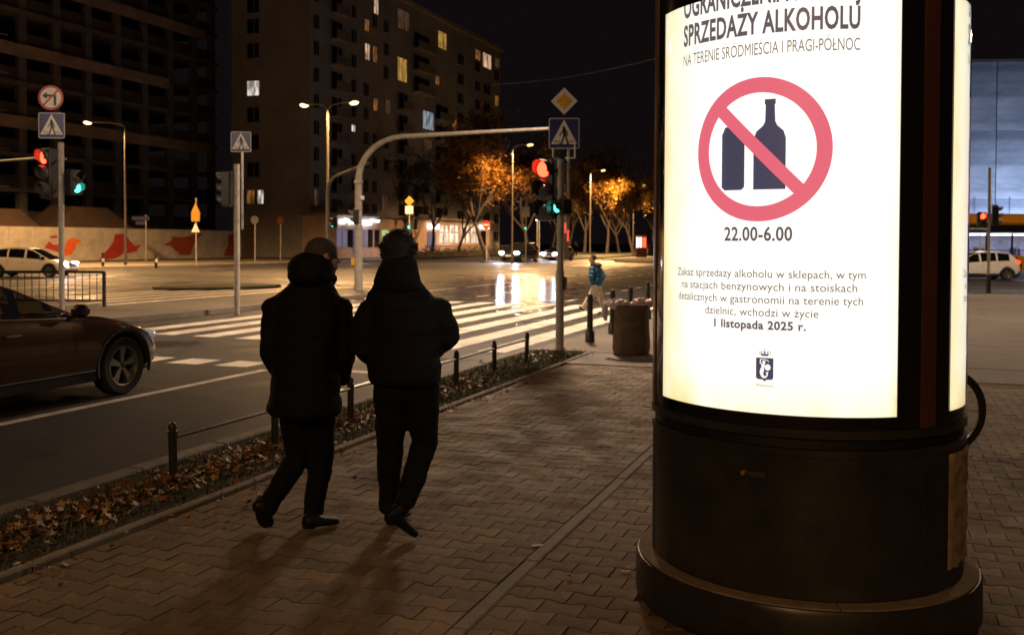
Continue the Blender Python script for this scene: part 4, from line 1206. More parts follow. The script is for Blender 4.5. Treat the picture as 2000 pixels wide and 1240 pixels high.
# ------------------------------------------------------------------ apartment block
M_REND = pm('grey brown render', (.27, .25, .24), .85, var=.25, scale=.25, bump=.1, bscale=2, detail=6)
M_REND2 = pm('pale panel', (.30, .23, .18), .85, var=.2, scale=.5)
M_WFR = pm('window frame', (.26, .23, .20), .6)
M_PANE = pm('dark pane', (.008, .008, .009), .12, spec=.6)
def emn(name, col, es):
    m = em(name, col, es); nt = m.node_tree; n = nt.nodes; L = nt.links; b = n['Principled BSDF']
    tc = n.new('ShaderNodeTexCoord'); mp = n.new('ShaderNodeMapping'); mp.inputs['Scale'].default_value = (2.6, 2.6, .7); L.new(tc.outputs['Object'], mp.inputs[0])
    oi = n.new('ShaderNodeObjectInfo'); ad = n.new('ShaderNodeVectorMath'); ad.operation = 'ADD'; L.new(mp.outputs[0], ad.inputs[0]); L.new(oi.outputs['Location'], ad.inputs[1])
    no = n.new('ShaderNodeTexNoise'); no.inputs['Scale'].default_value = 1.3; no.inputs['Detail'].default_value = 5; L.new(ad.outputs[0], no.inputs['Vector'])
    mr = n.new('ShaderNodeMapRange'); mr.inputs[1].default_value = .36; mr.inputs[2].default_value = .62; mr.inputs[3].default_value = es * .25; mr.inputs[4].default_value = es * 1.35
    L.new(no.outputs['Fac'], mr.inputs[0]); L.new(mr.outputs[0], b.inputs['Emission Strength']); return m
LIT = {'w': emn('lit window white', (1.0, .88, .74), .75), 'y': emn('lit window yellow', (1.0, .55, .12), .40), 'o': emn('lit window orange', (1.0, .40, .10), .22),
       'p': emn('lit window pinkish', (1.0, .62, .40), .60), 'c': emn('lit window cool', (.75, .85, 1.0), .28), 'd': emn('dim lit window', (1.0, .5, .25), .06)}
AX, AY0, AY1, AH = -54.5, 89.0, 144.0, 31.0
GX0 = -64.0
t = empty('apartment_block', (AX, AY0, 0), 0, 'tall dark apartment block with a few lit windows', 'building')
MB().box(((GX0 - AX) / 2, (AY1 - AY0) / 2, AH / 2), (AX - GX0, AY1 - AY0, AH)).build('wall', M_REND, t)
MB().box(((GX0 - AX) / 2, (AY1 - AY0) / 2, AH + .2), (AX - GX0 + .9, AY1 - AY0 + .9, .5)).build('roof', M_REND2, t)
WM = {}
def window(parent, c, w, h, axis, lit=None):
    """axis 'x': facade faces +X; 'y': facade faces -Y; c local centre on the facade plane"""
    key = (round(w, 2), round(h, 2), axis)
    if key not in WM:
        fr = MB(); b = .09
        def bx(cx, cz, dx, dz, y0, y1):
            if axis == 'x': fr.box(((y0 + y1) / 2, cx, cz), (abs(y1 - y0), dx, dz))
            else: fr.box((cx, -(y0 + y1) / 2, cz), (dx, abs(y1 - y0), dz))
        bx(0, h / 2, w + .1, b, -.02, .08); bx(0, -h / 2 - .02, w + .25, b, -.02, .16)
        bx(-w / 2, 0, b, h - b, -.02, .08); bx(w / 2, 0, b, h - b, -.02, .08); bx(w * .08, 0, b * .8, h - b, -.02, .07)
        o = fr.build('window', M_WFR, parent)
        p = MB()
        if axis == 'x': p.box((.015, 0, 0), (.02, w - b, h - b))
        else: p.box((0, -.015, 0), (w - b, .02, h - b))
        po = {}
        WM[key] = (o.data, p)
        pd = p.build('pane', M_PANE, o); WM[key] = (o.data, pd.data, {})
        o.location = c
    else:
        o = inst(WM[key][0], 'window', parent, c); pd = inst(WM[key][1], 'pane', o, (0, 0, 0))
    if lit:
        cache = WM[key][2]
        if lit not in cache:
            me = WM[key][1].copy(); me.materials.clear(); me.materials.append(LIT[lit]); cache[lit] = me
        pd.data = cache[lit]
    return o
used = []
def lit_at(u, v, w, h, k):
    y = on_t(u, AX); dep = Vector((AX, y, 0)).dot(FW); z = W(u, v, dep).z
    window(t, (.0, y - AY0, z), w, h, 'x', k); used.append((y - AY0, z))
for a in ((733, 13, 1.15, 1.9, 'p'), (715, 50, 1.1, 1.4, 'o'), (716, 102, 1.15, 1.9, 'p'), (731, 107, 1.1, 1.9, 'o'), (786, 40, 3.2, 2.4, 'd'), (784, 137, 2.6, 2.9, 'y'), (862, 80, 2.8, 2.3, 'y'),
          (931, 108, 2.0, 1.5, 'o'), (949, 120, 3.4, 2.2, 'p'), (969, 124, 2.0, 1.5, 'd'), (852, 157, 1.3, 1.2, 'o'), (732, 205, 1.1, 1.5, 'o'), (756, 209, 1.3, 1.7, 'd'), (689, 251, .9, .8, 'w'),
          (968, 198, 1.6, 1.7, 'o'), (835, 236, 3.4, 2.4, 'c'), (886, 248, 1.7, 2.0, 'o'), (835, 285, 2.6, 1.6, 'd'), (617, 386, 1.0, 1.7, 'd'), (750, 395, 1.4, 1.6, 'd')): lit_at(*a)
for row in range(11):
    z = 2.6 + row * 2.72
    for u, w, h, kind in ((617, 1.1, 1.5, 'w'), (657, 2.3, 1.9, 'l'), (690, 1.1, 1.45, 'w'), (714, 1.1, 1.45, 'w'), (731, 1.1, 1.45, 'w'), (753, 1.2, 1.5, 'w'), (786, 2.4, 1.9, 'l'), (822, 4.6, 1.9, 'l'), (862, 4.0, 1.9, 'l'), (898, 2.2, 1.5, 'w'), (931, 2.0, 1.5, 'w'), (949, 2.6, 1.5, 'w'), (968, 2.0, 1.5, 'w')):
        y = on_t(u, AX) - AY0
        if z > 28.5 and row == 10 and z > AH - 1.5: continue
        if any(abs(y - a) < w * .8 and abs(z - b) < 1.7 for a, b in used): continue
        if kind == 'w': window(t, (0, y, z), w, h, 'x', None)
        else:
            window(t, (0, y, z), w, h, 'x', None)
            o = MB().box((.45, y, z - 1.15), (.9, w + .5, .14)).build('balcony', M_REND2, t); MB().box((.86, y, z - .62), (.08, w + .5, .95)).build('parapet', pm('balcony panel', (.15, .135, .12), .7), o)
for row, v in enumerate((12, 52, 100, 173, 225, 278, 332)):
    dep = Vector((-61.4, AY0, 0)).dot(FW); z = W(487, v, dep).z
    window(t, (-61.3 - AX, 0, z), 1.55, 1.6, 'y', 'w' if row == 3 else None)
dep = Vector((-61.4, AY0, 0)).dot(FW)
window(t, (-60.4 - AX, 0, W(494, 385, dep).z), .8, 1.5, 'y', 'w'); window(t, (-61.6 - AX, 0, W(480, 385, dep).z), 1.0, 1.5, 'y', 'o')
# ground-floor shops in front of the block
M_SHW = pm('shop stucco', (.36, .25, .19), .8, var=.2, scale=.6)
SHX = -50.5
t = empty('shop_row', (SHX, 87.5, 0), 0, 'low row of lit shops at the foot of the apartment block', 'shop')
MB().box((-2, 21, 2.2), (4, 42, 4.4)).build('wall', M_SHW, t)
MB().box((-1.8, 21, 4.5), (4.8, 42.6, .3)).build('roof', M_CONC, t)
SH_W = emn('shop window glow', (1.0, .82, .62), 1.1); SH_C = em('shop window cool', (.55, .55, 1.0), .16); SH_F = em('shop fascia light', (.85, .92, 1.0), 6.0); SH_G = em('shop poster glow', (.6, .9, .35), .6); SH_FW = em('shop fascia warm', (1.0, .93, .82), 5.0)
def shop_pane(u0, u1, v0, v1, mat, name, x=.06, th=.08):
    y0, y1 = on_t(u0, SHX), on_t(u1, SHX); dep = Vector((SHX, (y0 + y1) / 2, 0)).dot(FW)
    z0, z1 = max(.2, W(800, v1, dep).z), W(800, v0, dep).z
    o = MB().box((x, (y0 + y1) / 2 - 87.5, (z0 + z1) / 2), (th, y1 - y0, z1 - z0)).build(name, mat, t)
    return o
for i, u in enumerate((661, 672, 683, 694, 710, 722, 735)):
    shop_pane(u - 4, u + 4.5, 449, 483, SH_C if i in (0, 1, 3, 4) else M_PANE, 'shop_window')
for (a, b_, v0, v1) in ((660, 668, 430, 438), (669, 677, 428, 434), (678, 686, 431, 438), (688, 697, 430, 437), (701, 720, 431, 440), (720, 736, 430, 434)): shop_pane(a, b_, v0, v1, SH_F, 'fascia_light', .25, .15)
shop_pane(745, 759, 450, 482, SH_G, 'lit_poster'); shop_pane(833, 853, 438, 447, SH_FW, 'fascia_light', .25, .15)
shop_pane(834, 850, 452, 484, SH_C, 'shop_window')
for u in (866, 886, 908, 928):
    o = shop_pane(u - 8, u + 7, 440, 474, SH_W, 'shop_window')
    shop_pane(u - .8, u + .4, 440, 474, M_REND2, 'mullion', .13, .06); shop_pane(u - 8, u + 7, 453, 455, M_REND2, 'mullion', .13, .05)
shop_pane(935, 951, 440, 446, SH_FW, 'fascia_light', .25, .15)
shop_pane(938, 950, 450, 478, M_PANE, 'shop_door')
lamp_light('shop_light', (2.6, 27, 4.0), 900, (1, .8, .62), t, spot=150, aim=(2.0, 27, 0), radius=.5)
lamp_light('shop_light', (2.6, 6, 4.0), 500, (.7, .75, 1), t, spot=150, aim=(2.0, 6, 0), radius=.5)
# hedge and fence along the far footway
M_HEDGE = leafmat('hedge leaf', [(0, (.012, .014, .005)), (.6, (.035, .032, .010)), (1, (.08, .055, .016))], .7)
def quad_leaf():
    a, b_ = rnd.uniform(.6, 1), rnd.uniform(.3, .6)
    return [(-a, 0, 0), (0, -b_, .1), (a, 0, 0), (0, b_, .1)], [(0, 1, 2, 3)]
def hedge(x, y0, y1, h, w, label, n):
    its = []
    for i in range(n):
        its.append(((rnd.gauss(0, w * .35), rnd.uniform(0, y1 - y0), abs(rnd.gauss(h * .55, h * .28))), rnd.uniform(.07, .16), rnd.random()))
    t = empty('hedge', (x, y0, 0), 0, label, 'hedge')
    scatter('foliage', quad_leaf, its, M_HEDGE, t)
    MB().box((0, (y1 - y0) / 2, h * .32), (w * .5, y1 - y0 - .4, h * .7), bev=.1).build('branches', M_SOIL, t)
hedge(-44.8, 90, 132, .95, 1.1, 'low dark hedge before the lit shops', 5000)
M_LWALL = pm('low brick wall', (.20, .11, .075), .85, var=.3, scale=.8)
t = empty('low_wall', (-27.5, 128, 0), 0, 'low brownish wall below the trees by the column edge', 'wall')
for i in range(16): MB().box((0, i * 4.5, .62), (.4, 4.4, 1.5), bev=.02).build('panel', M_LWALL, t)
for i in range(17): MB().box((.02, i * 4.5 - 2.2, .75), (.5, .4, 1.75)).build('pier', M_CONC, t)
slab('distant_footway', -27.2, 100, -25.6, 210, .0, M_FAR)
t = empty('metal_fence', (-46.6, 100, 0), 0, 'thin dark upright-bar fence before the lit shops', 'fence')
MB().box((0, 15, 1.25), (.05, 30, .06)).build('rail', M_IRON, t); MB().box((0, 15, .3), (.05, 30, .06)).build('rail', M_IRON, t)
fme = None
for i in range(90):
    if fme is None: o = MB().box((0, 0, .75), (.04, .04, 1.2)).build('bar', M_IRON, t); fme = o.data
    else: o = inst(fme, 'bar', t, (0, 0, 0))
    o.location = (0, i * .335, 0)

# ------------------------------------------------------------------ trees
M_BARK = pm('bark', (.045, .033, .024), .9, var=.4, scale=4, bump=.6, bscale=12)
def leafstops(kind):
    if kind == 'orange': return [(0, (.05, .024, .006)), (.35, (.18, .075, .012)), (.75, (.34, .16, .022)), (1, (.45, .28, .05))]
    if kind == 'yellow': return [(0, (.05, .03, .005)), (.4, (.20, .10, .012)), (.8, (.36, .21, .02)), (1, (.45, .30, .05))]
    return [(0, (.02, .018, .007)), (.6, (.08, .055, .016)), (1, (.16, .10, .025))]
M_TL = {k: leafmat('tree leaf ' + k, leafstops(k), .55, trans=.5) for k in ('orange', 'yellow', 'dark')}
def tree(b, H, spread, kind, label, nleaf, seed, trunk_h=.28, r0=.2, lean=0.0, bare=.3):
    q = random.Random(seed); H *= 1.32
    t = empty('tree', b, 0, label, 'tree', 'autumn street trees')
    m = MB(); tips = []
    def grow(p, d, l, r, lev):
        n = 4; pts = [p]; rr = [r]; dd = d.copy()
        for i in range(n):
            dd = (dd + Vector((q.gauss(0, .12), q.gauss(0, .12), .05 + q.gauss(0, .06)))).normalized()
            pts.append(pts[-1] + dd * l / n); rr.append(r * (1 - .5 * (i + 1) / n))
        m.tube(pts, rr, 7 if lev < 2 else 4, caps=False)
        if lev >= 2: tips.extend(pts[1:])
        if lev >= 4: return
        k = 3 if lev else 4
        for i in range(k + (1 if q.random() < .4 else 0)):
            a = 2 * math.pi * (i + q.random() * .7) / k
            el = q.uniform(.35, 1.0) if lev else q.uniform(.6, 1.1)
            s = pts[q.choice([2, 3, 4])] if lev else pts[q.choice([3, 4, 4])]
            nd = Vector((math.cos(a) * math.cos(el) * spread, math.sin(a) * math.cos(el) * spread, math.sin(el)))
            nd = (nd.normalized() * .75 + dd * .35).normalized()
            grow(s, nd, l * q.uniform(.58, .82) if lev else H * .27 * q.uniform(.8, 1.1), rr[-1] * .9 if lev else r * .55, lev + 1)
    grow(Vector((0, 0, -.2)), Vector((lean, 0, 1)).normalized(), H * trunk_h, r0, 0)
    m.build('trunk', M_BARK, t, smooth=True)
    zs = max(p.z for p in tips)
    its = []; cl = q.sample(tips, max(6, int(len(tips) * (1 - bare))))
    for i in range(nleaf):
        c = q.choice(cl); cn = .5 + .5 * math.sin(c.x * 1.3 + c.y * 2.1 + c.z * 1.7)
        o = Vector((q.gauss(0, .35), q.gauss(0, .35), q.gauss(0, .28)))
        its.append((tuple(c + o), q.uniform(.14, .26), min(1, max(0, .25 + .5 * cn + q.gauss(0, .18)))))
    scatter('crown', quad_leaf, its, M_TL[kind], t)
    return t
tree(at(952, 89, 0), 10.6, 1.45, 'orange', 'big orange-leaved tree behind the no-entry sign', 13000, 5, r0=.28)
tree(at(893, 116, 0), 8.0, 1.0, 'dark', 'small forked bare tree before the lit shop windows', 700, 8, trunk_h=.3, r0=.24, bare=.7)
tree(at(1034, 94, 0), 10.9, 1.2, 'orange', 'orange tree crowned with lit yellow leaves behind the red signal', 8000, 12, r0=.22, bare=.4)
tree(at(1140, 132, 0), 12.0, .95, 'orange', 'half bare tree with orange tufts right of the near pole', 7500, 21, r0=.24, bare=.35)
tree(at(1185, 128, 0), 12.0, 1.0, 'orange', 'orange tree beneath the farther street lamp', 9000, 22, r0=.22)
tree(at(1238, 126, 0), 10.8, 1.15, 'yellow', 'yellow tree at the left edge of the advertising column', 11000, 33, r0=.24)
tree(at(1300, 140, 0), 11.0, 1.15, 'yellow', 'yellow tree mostly hidden behind the advertising column', 3500, 34, r0=.24)
tree(at(845, 108, 0), 12.0, 1.0, 'dark', 'dark bare tree before the middle of the apartment block', 1500, 41, r0=.22, bare=.6)
tree(at(1075, 150, 0), 12.5, 1.1, 'dark', 'dark tree behind the black car', 8000, 43, r0=.26)
tree(at(790, 112, 0), 10.5, .9, 'dark', 'dark thin tree above the second man', 900, 47, r0=.18, bare=.7)
tree(at(1110, 165, 0), 12.0, 1.2, 'dark', 'dark leafy tree just right of the near pole', 9000, 51, r0=.26, bare=.1)
tree(at(1210, 165, 0), 11.0, 1.3, 'dark', 'dark leafy tree behind the orange street trees', 9000, 53, r0=.26, bare=.1)
tree(at(1275, 170, 0), 11.0, 1.3, 'dark', 'dark leafy tree behind the yellow trees', 8000, 54, r0=.26, bare=.1)
# lit kiosk and red totem among the trees
b = at(1252, 118, 0)
t = empty('lit_kiosk', b, R(20), 'small glowing red and white kiosk under the yellow tree', 'kiosk')
MB().box((0, 0, 1.25), (1.3, .8, 2.6), bev=.04).build('body', pm('kiosk red', (.05, .006, .006), .5), t)
for x, w, mt in ((-.48, .22, em('kiosk white panel', (1, .9, .75), 3.0)), (-.13, .16, MATS['kiosk white panel']), (.28, .5, em('kiosk red panel', (1.0, .10, .03), 2.2))): MB().box((x, -.42, 1.75), (w, .06, 1.2)).build('lit_panel', mt, t)
b = at(1106, 96, 0)
t = empty('red_totem', b, R(20), 'tall red lit sign totem just right of the near pole', 'sign')
MB().box((0, .08, 2.2), (.5, .16, 4.4)).build('frame', M_BLKP, t)
for x, z0, z1 in ((-.12, 2.6, 3.6), (.15, 1.8, 4.1)): MB().box((x, -.02, (z0 + z1) / 2), (.2, .06, z1 - z0)).build('lit_strip', em('totem red', (1.0, .09, .06), .9), t)
b = at(1049, 130, 0)
t = empty('globe_lamp', b, 0, 'small bright white globe lamp above the black car', 'street lamp')
MB().tube([(0, 0, -.1), (0, 0, 4.6)], .06, 8).build('pole', M_POST, t); MB().ball((0, 0, 4.8), .22, 12, 8).build('globe', em('globe', (1.0, .85, .75), 60.0), t)
# tensioned cable over the street
a, c = W(962, 166, 78), W(1330, 103, 58)
m = MB(); pts = [a.lerp(c, i / 10) - Vector((0, 0, .35 * math.sin(math.pi * i / 10))) for i in range(11)]
m.tube(pts, .022, 5); tag(m.build('overhead_cable', pm('bright wire', (.45, .42, .4), .4, metal=.8), None), 'thin overhead cable sloping across the dark sky', 'cable')

# ------------------------------------------------------------------ wrapped facade at right
M_SCR = None
def cloudsheet():
    m = bpy.data.materials.new('printed scaffold sheet'); m.use_nodes = True
    nt = m.node_tree; n = nt.nodes; L = nt.links; b = n['Principled BSDF']
    tc = n.new('ShaderNodeTexCoord'); mp = n.new('ShaderNodeMapping'); mp.inputs['Scale'].default_value = (.10, .10, .42)
    L.new(tc.outputs['Object'], mp.inputs[0])
    no = n.new('ShaderNodeTexNoise'); no.inputs['Scale'].default_value = 1.6; no.inputs['Detail'].default_value = 7; no.inputs['Roughness'].default_value = .6
    L.new(mp.outputs[0], no.inputs['Vector'])
    cr = n.new('ShaderNodeValToRGB'); el = cr.color_ramp.elements
    el[0].position = .36; el[0].color = (.17, .20, .28, 1); el[1].position = .66; el[1].color = (.50, .56, .66, 1)
    L.new(no.outputs['Fac'], cr.inputs[0]); L.new(cr.outputs[0], b.inputs['Base Color']); b.inputs['Roughness'].default_value = .75
    return m
M_SCR = cloudsheet()
b = at(1840, 74, 0)
t = empty('wrapped_building', b, YAW - R(4), 'building wrapped in a bluish printed scaffold sheet behind the bus', 'building')
WH = 15.1
MB().box((14, 4.2, WH / 2 - .3), (34, 8, WH - .6)).build('wall', M_CONC, t)
sm = None
for i in range(14):
    for j in range(3):
        if sm is None: o = MB().box((0, 0, 0), (2.46, .05, WH / 3 - .03)).build('sheet_panel', M_SCR, t); sm = o.data
        else: o = inst(sm, 'sheet_panel', t, (0, 0, 0))
        o.location = (-2.5 + 2.5 * i, -.06 + rnd.gauss(0, .015), (j + .5) * WH / 3)
MB().box((14, -.08, WH + .1), (34.5, .4, .22)).build('top_rail', M_CONC, t)
for i in range(13): MB().tube([(-1.25 + 2.5 * i, -.12, .2), (-1.25 + 2.5 * i, -.12, WH)], .018, 5).build('seam', M_BLKP, t)
for i in range(24): MB().tube([(-1.5 + 1.25 * i, -.16, 1.0), (-1.5 + 1.25 * i, -.16, 5.2)], .014, 4).build('tie', M_BLKP, t)
fl = empty('floodlight', b + RT * 6.0 - FW * 6 , YAW, 'floodlight on the ground before the wrapped building', 'floodlight')
MB().box((0, 0, .3), (.5, .3, .35), bev=.03).build('housing', M_BLKP, fl); MB().box((0, .16, .36), (.42, .02, .26)).build('lens', em('flood lens', (.75, .85, 1.0), 8.0), fl)
lamp_light('flood_light', (0, .3, .5), 5200, (.62, .74, 1.0), fl, spot=140, aim=(1, 6, 6.5), radius=.3)

# ------------------------------------------------------------------ vehicles
M_TYRE = pm('tyre', (.012, .012, .012), .8, bump=.1)
M_ALLOY = pm('alloy rim', (.22, .21, .20), .4, metal=.8)
M_CGLASS = pm('car glass', (.006, .007, .007), .05, spec=.7)
M_CTRIM = pm('car black trim', (.010, .010, .010), .45)
M_CHR = pm('car chrome', (.7, .68, .64), .15, metal=1)
M_HLON = em('headlight on', (.72, .78, 1.0), 160.0); M_HLDIM = em('headlight glow', (.95, .95, 1.0), .12, base=(.5, .5, .5), rough=.1)
M_TLON = em('tail light on', (1.0, .06, .02), 2.5); M_HLOFF = pm('headlight clear', (.55, .55, .55), .08, spec=.8)
M_PLATE = pm('number plate', (.65, .65, .62), .5)
def interp(tab, y):
    if y <= tab[0][0]: return tab[0][1]
    for (a, va), (b, vb) in zip(tab[:-1], tab[1:]):
        if y <= b:
            k = (y - a) / (b - a); return va + (vb - va) * k
    return tab[-1][1]
def smooth_tab(tab, ys): return [interp(tab, y) for y in ys]
def apply_bool(o, cutters):
    for c in cutters:
        md = o.modifiers.new('cut', 'BOOLEAN'); md.object = c; md.operation = 'DIFFERENCE'; md.solver = 'EXACT'
    me = bpy.data.meshes.new_from_object(o.evaluated_get(bpy.context.evaluated_depsgraph_get()))
    old = o.data; o.modifiers.clear(); o.data = me
    for c in cutters: bpy.data.objects.remove(c)
    me.polygons.foreach_set('use_smooth', [True] * len(me.polygons))
    try: me.set_sharp_from_angle(angle=R(35))
    except Exception: pass
def car(loc, rz, label, paint, S, front='off', rear='off', spoke=5, fine=True, glass=None, beam=0):
    """S: spec with tables along Y (front is +Y)"""
    t = empty('parked_car' if S.get('parked') else 'car', loc, rz, label, 'car')
    L2, wd, wr = S['len'] / 2, S['w'] / 2, S['wr']
    N = 44 if fine else 26
    ys = [-L2 + 2 * L2 * i / (N - 1) for i in range(N)]
    secs = []
    for y in ys:
        zb, zt = interp(S['bot'], y), interp(S['belt'], y)
        e = abs(y) / L2
        w = wd * (1 - .10 * max(0, (e - .72) / .28) ** 2 - .10 * max(0, (e - .9) / .1) ** 2)
        cr = S['crown']
        half = [(0, zb), (.80 * w, zb), (.93 * w, zb + .05), (.985 * w, zb + .20 * (zt - zb)), (1.0 * w, zb + .45 * (zt - zb)), (.985 * w, zb + .70 * (zt - zb)), (.975 * w, zt - .10), (.95 * w, zt - .03), (.90 * w, zt), (.72 * w, zt + cr * .6), (.35 * w, zt + cr), (0, zt + cr * 1.1)]
        secs.append([(x, y, z) for x, z in half] + [(-x, y, z) for x, z in half[-2:0:-1]])
    m = MB(); n = len(secs[0]); vs = [p for s in secs for p in s]; fs = []
    for i in range(N - 1):
        for j in range(n):
            k = (j + 1) % n; fs.append((i * n + j, i * n + k, (i + 1) * n + k, (i + 1) * n + j))
    fs.append(tuple(range(n - 1, -1, -1))); fs.append(tuple(range((N - 1) * n, N * n)))
    body = m.add(vs, fs).build('body', paint, t, smooth=True)
    cuts = []
    for y in (S['fy'], S['ry']):
        c = MB().lathe([(0, -wd * 1.3), (wr * 1.16, -wd * 1.3), (wr * 1.16, wd * 1.3), (0, wd * 1.3)], (0, y, wr), 28, M=Matrix.Rotation(math.pi / 2, 3, 'Y')).build('cutter', paint, None)
        c.parent = t; cuts.append(c)
    bpy.context.view_layer.update()
    apply_bool(body, cuts)
    # wheel-well lining
    for y in (S['fy'], S['ry']):
        MB().lathe([(wr * 1.15, -wd * .93), (wr * 1.15, wd * .93)], (0, y, wr), 24, M=Matrix.Rotation(math.pi / 2, 3, 'Y'), a0=R(80), a1=R(280)).build('wheel_well', M_CTRIM, t)
        MB().box((0, y, wr + .12), (wd * 1.1, wr * 1.9, .5)).build('inner_guard', M_CTRIM, t)
    # greenhouse
    G = S['roof']; gm, GL = MB(), {}; NG = 30
    gy0, gy1 = G[0][0], G[-1][0]
    gys = sorted(set([round(gy0 + (gy1 - gy0) * i / (NG - 1), 4) for i in range(NG)] + [p for q in S['pillars'] for p in q]))
    rings = []
    for y in gys:
        zt = interp(S['belt'], y) - .012; zr = max(interp(G, y), zt + .004); hgt = zr - zt
        wb, wt = wd * .905, wd * .905 - hgt * .36
        half = [(wb, zt), (wb - (wb - wt) * .45, zt + hgt * .48), (wt + .0, zt + hgt * .86), (wt - .06, zt + hgt * .96), (wt * .55, zr), (0, zr + .015)]
        rings.append([(x, y, z) for x, z in half] + [(-x, y, z) for x, z in half[-2::-1]])
    n = len(rings[0])
    for i in range(len(rings) - 1):
        ym = (gys[i] + gys[i + 1]) / 2
        pil = any(a <= ym <= b for a, b in S['pillars'])
        for j in range(n - 1):
            f = [rings[i][j], rings[i][j + 1], rings[i + 1][j + 1], rings[i + 1][j]]
            seg = min(j, n - 2 - j)
            side = seg in (0, 1)
            isg = (side and not pil and S['sg'][0] < ym < S['sg'][1]) or (seg >= 3 and (ym > S['ws'] or ym < S['rw']))
            if isg:
                key = ('windscreen' if ym > S['ws'] else 'rear_window') if seg >= 3 else ('side_window', j < n / 2, sum(1 for a, b in S['pillars'] if ym > b))
                GL.setdefault(key, MB()).add(f, [(0, 1, 2, 3)])
            else: gm.add(f, [(0, 1, 2, 3)])
    gm.build('roof', paint, t, smooth=True)
    for key, g_ in GL.items(): g_.build(key if isinstance(key, str) else key[0], glass or M_CGLASS, t, smooth=True)
    # trim under the side glass
    for sx in (-1, 1):
        m = MB(); a, b = S['sg']; pts = [(sx * (wd * .912), a + (b - a) * i / 12, interp(S['belt'], a + (b - a) * i / 12) + .003) for i in range(13)]
        m.tube(pts, .011, 5).build('window_trim', M_CHR if fine else M_CTRIM, t)
        if fine:
            m = MB(); y0, y1 = S['ry'] + wr * 1.25, S['fy'] - wr * 1.25
            m.box((sx * wd * .955, (y0 + y1) / 2, interp(S['bot'], 0) + .06), (.05, y1 - y0, .11), bev=.01).build('sill', M_CTRIM, t)
            MB().tube([(sx * wd * .992, y0 + .05, interp(S['bot'], 0) + .135), (sx * wd * .992, y1 - .05, interp(S['bot'], 0) + .135)], .011, 6).build('sill_strip', M_CHR, t)
            for y in (S['fy'], S['ry']):
                m = MB(); vs = []; fs = []; NN = 24
                for i in range(NN + 1):
                    k = R(-14) + R(208) * i / NN
                    for rr, xo in ((wr * 1.15, .985), (wr * 1.27, 1.0), (wr * 1.27, .95)): vs.append((sx * wd * xo, y + rr * math.cos(k), wr + rr * math.sin(k)))
                for i in range(NN):
                    for q in range(2): fs.append((i * 3 + q, i * 3 + q + 1, i * 3 + 4 + q, i * 3 + 3 + q))
                m.add(vs, fs).build('arch_trim', M_CTRIM, t, smooth=True)
            for y in S['doors']:
                zt = interp(S['belt'], y); zb = interp(S['bot'], y) + .16
                MB().tube([(sx * wd * .985, y, zt - .08), (sx * wd * 1.0, y + .01, (zt + zb) / 2), (sx * wd * .985, y, zb)], .004, 4).build('door_seam', M_CTRIM, t)
            for y in S['handles']:
                zt = interp(S['belt'], y) - .15
                MB().box((sx * wd * .995, y, zt), (.035, .20, .028), bev=.01).build('door_handle', M_CHR if S.get('chrome') else paint, t)
        zt = interp(S['belt'], S['mir'])
        mi = MB().box((sx * (wd + .09), S['mir'], zt + .09), (.20, .13, .15), bev=.05).build('mirror', paint if not fine else M_CTRIM, t, smooth=True)
        MB().tube([(sx * wd * .9, S['mir'] + .02, zt - .0), (sx * (wd + .03), S['mir'], zt + .05)], .025, 6).build('mirror_arm', M_CTRIM, mi)
        # lamps
        zh = S['hl']
        hl = {'on': M_HLON, 'glow': M_HLDIM, 'off': M_HLOFF}[front]
        q = L2 - .17
        m = MB().ball((sx * (wd * .755), q, zh), (.17 if fine else .20, .16 if fine else .2, .06 if fine else .10), 14, 8); m.build('headlight', hl, t, smooth=True)
        if front == 'on' and beam: lamp_light('headlamp_beam', (sx * wd * .755, L2 + .12, zh), beam, (.74, .80, 1.0), t, spot=70, aim=(sx * wd * .755, L2 + 10, zh - .9), radius=.10, blend=.8)
        m = MB().ball((sx * (wd * .80), -q + .02, S['tl']), (.15, .19, .12), 12, 8); m.build('tail_light', M_TLON if rear == 'on' else pm('tail light', (.25, .01, .01), .2), t, smooth=True)
        # wheels
        for y in (S['fy'], S['ry']):
            wh = empty('wheel', (sx * (wd - .115), y, wr), 0, parent=t)
            MY = Matrix.Rotation(sx * math.pi / 2, 3, 'Y')
            MB().lathe([(wr * .66, -.10), (wr * .93, -.11), (wr * .985, -.085), (wr, -.04), (wr, .04), (wr * .985, .085), (wr * .93, .11), (wr * .68, .10), (wr * .66, .085)], n=36, M=MY).build('tyre', M_TYRE, wh, smooth=True)
            m = MB().lathe([(wr * .60, -.09), (wr * .60, .06), (wr * .64, .095), (wr * .69, .10), (wr * .69, .085)], n=36, M=MY).lathe([(0, .045), (wr * .10, .05), (wr * .14, .035), (wr * .14, 0)], n=14, M=MY)
            m.build('rim', M_ALLOY, wh, smooth=True)
            MB().lathe([(0, -.02), (wr * .60, -.02)], n=24, M=MY).build('brake_disc', M_CTRIM, wh)
            if spoke:
                for i in range(spoke):
                    for dk in ((-.13, .13) if spoke == 5 else (0,)):
                        k = 2 * math.pi * i / spoke + .3
                        a = Vector((0, .08 * wr * 1.2 * math.cos(k), .08 * wr * 1.2 * math.sin(k))); b = Vector((0, .63 * wr * math.cos(k + dk), .63 * wr * math.sin(k + dk)))
                        o1, o2 = Vector((sx * .05, 0, 0)), Vector((sx * .085, 0, 0)); pd = (b - a).normalized().cross(Vector((1, 0, 0))) * .018
                        vs = [a - pd + o1 * .2, a + pd + o1 * .2, b + pd * 1.2 + o1 * .2, b - pd * 1.2 + o1 * .2, a - pd + o2 * .8, a + pd + o2 * .8, b + pd * 1.2 + o2, b - pd * 1.2 + o2]
                        MB().add(vs, [(0, 1, 2, 3), (4, 5, 6, 7), (0, 1, 5, 4), (1, 2, 6, 5), (2, 3, 7, 6), (3, 0, 4, 7)]).build('spoke', M_ALLOY, wh)
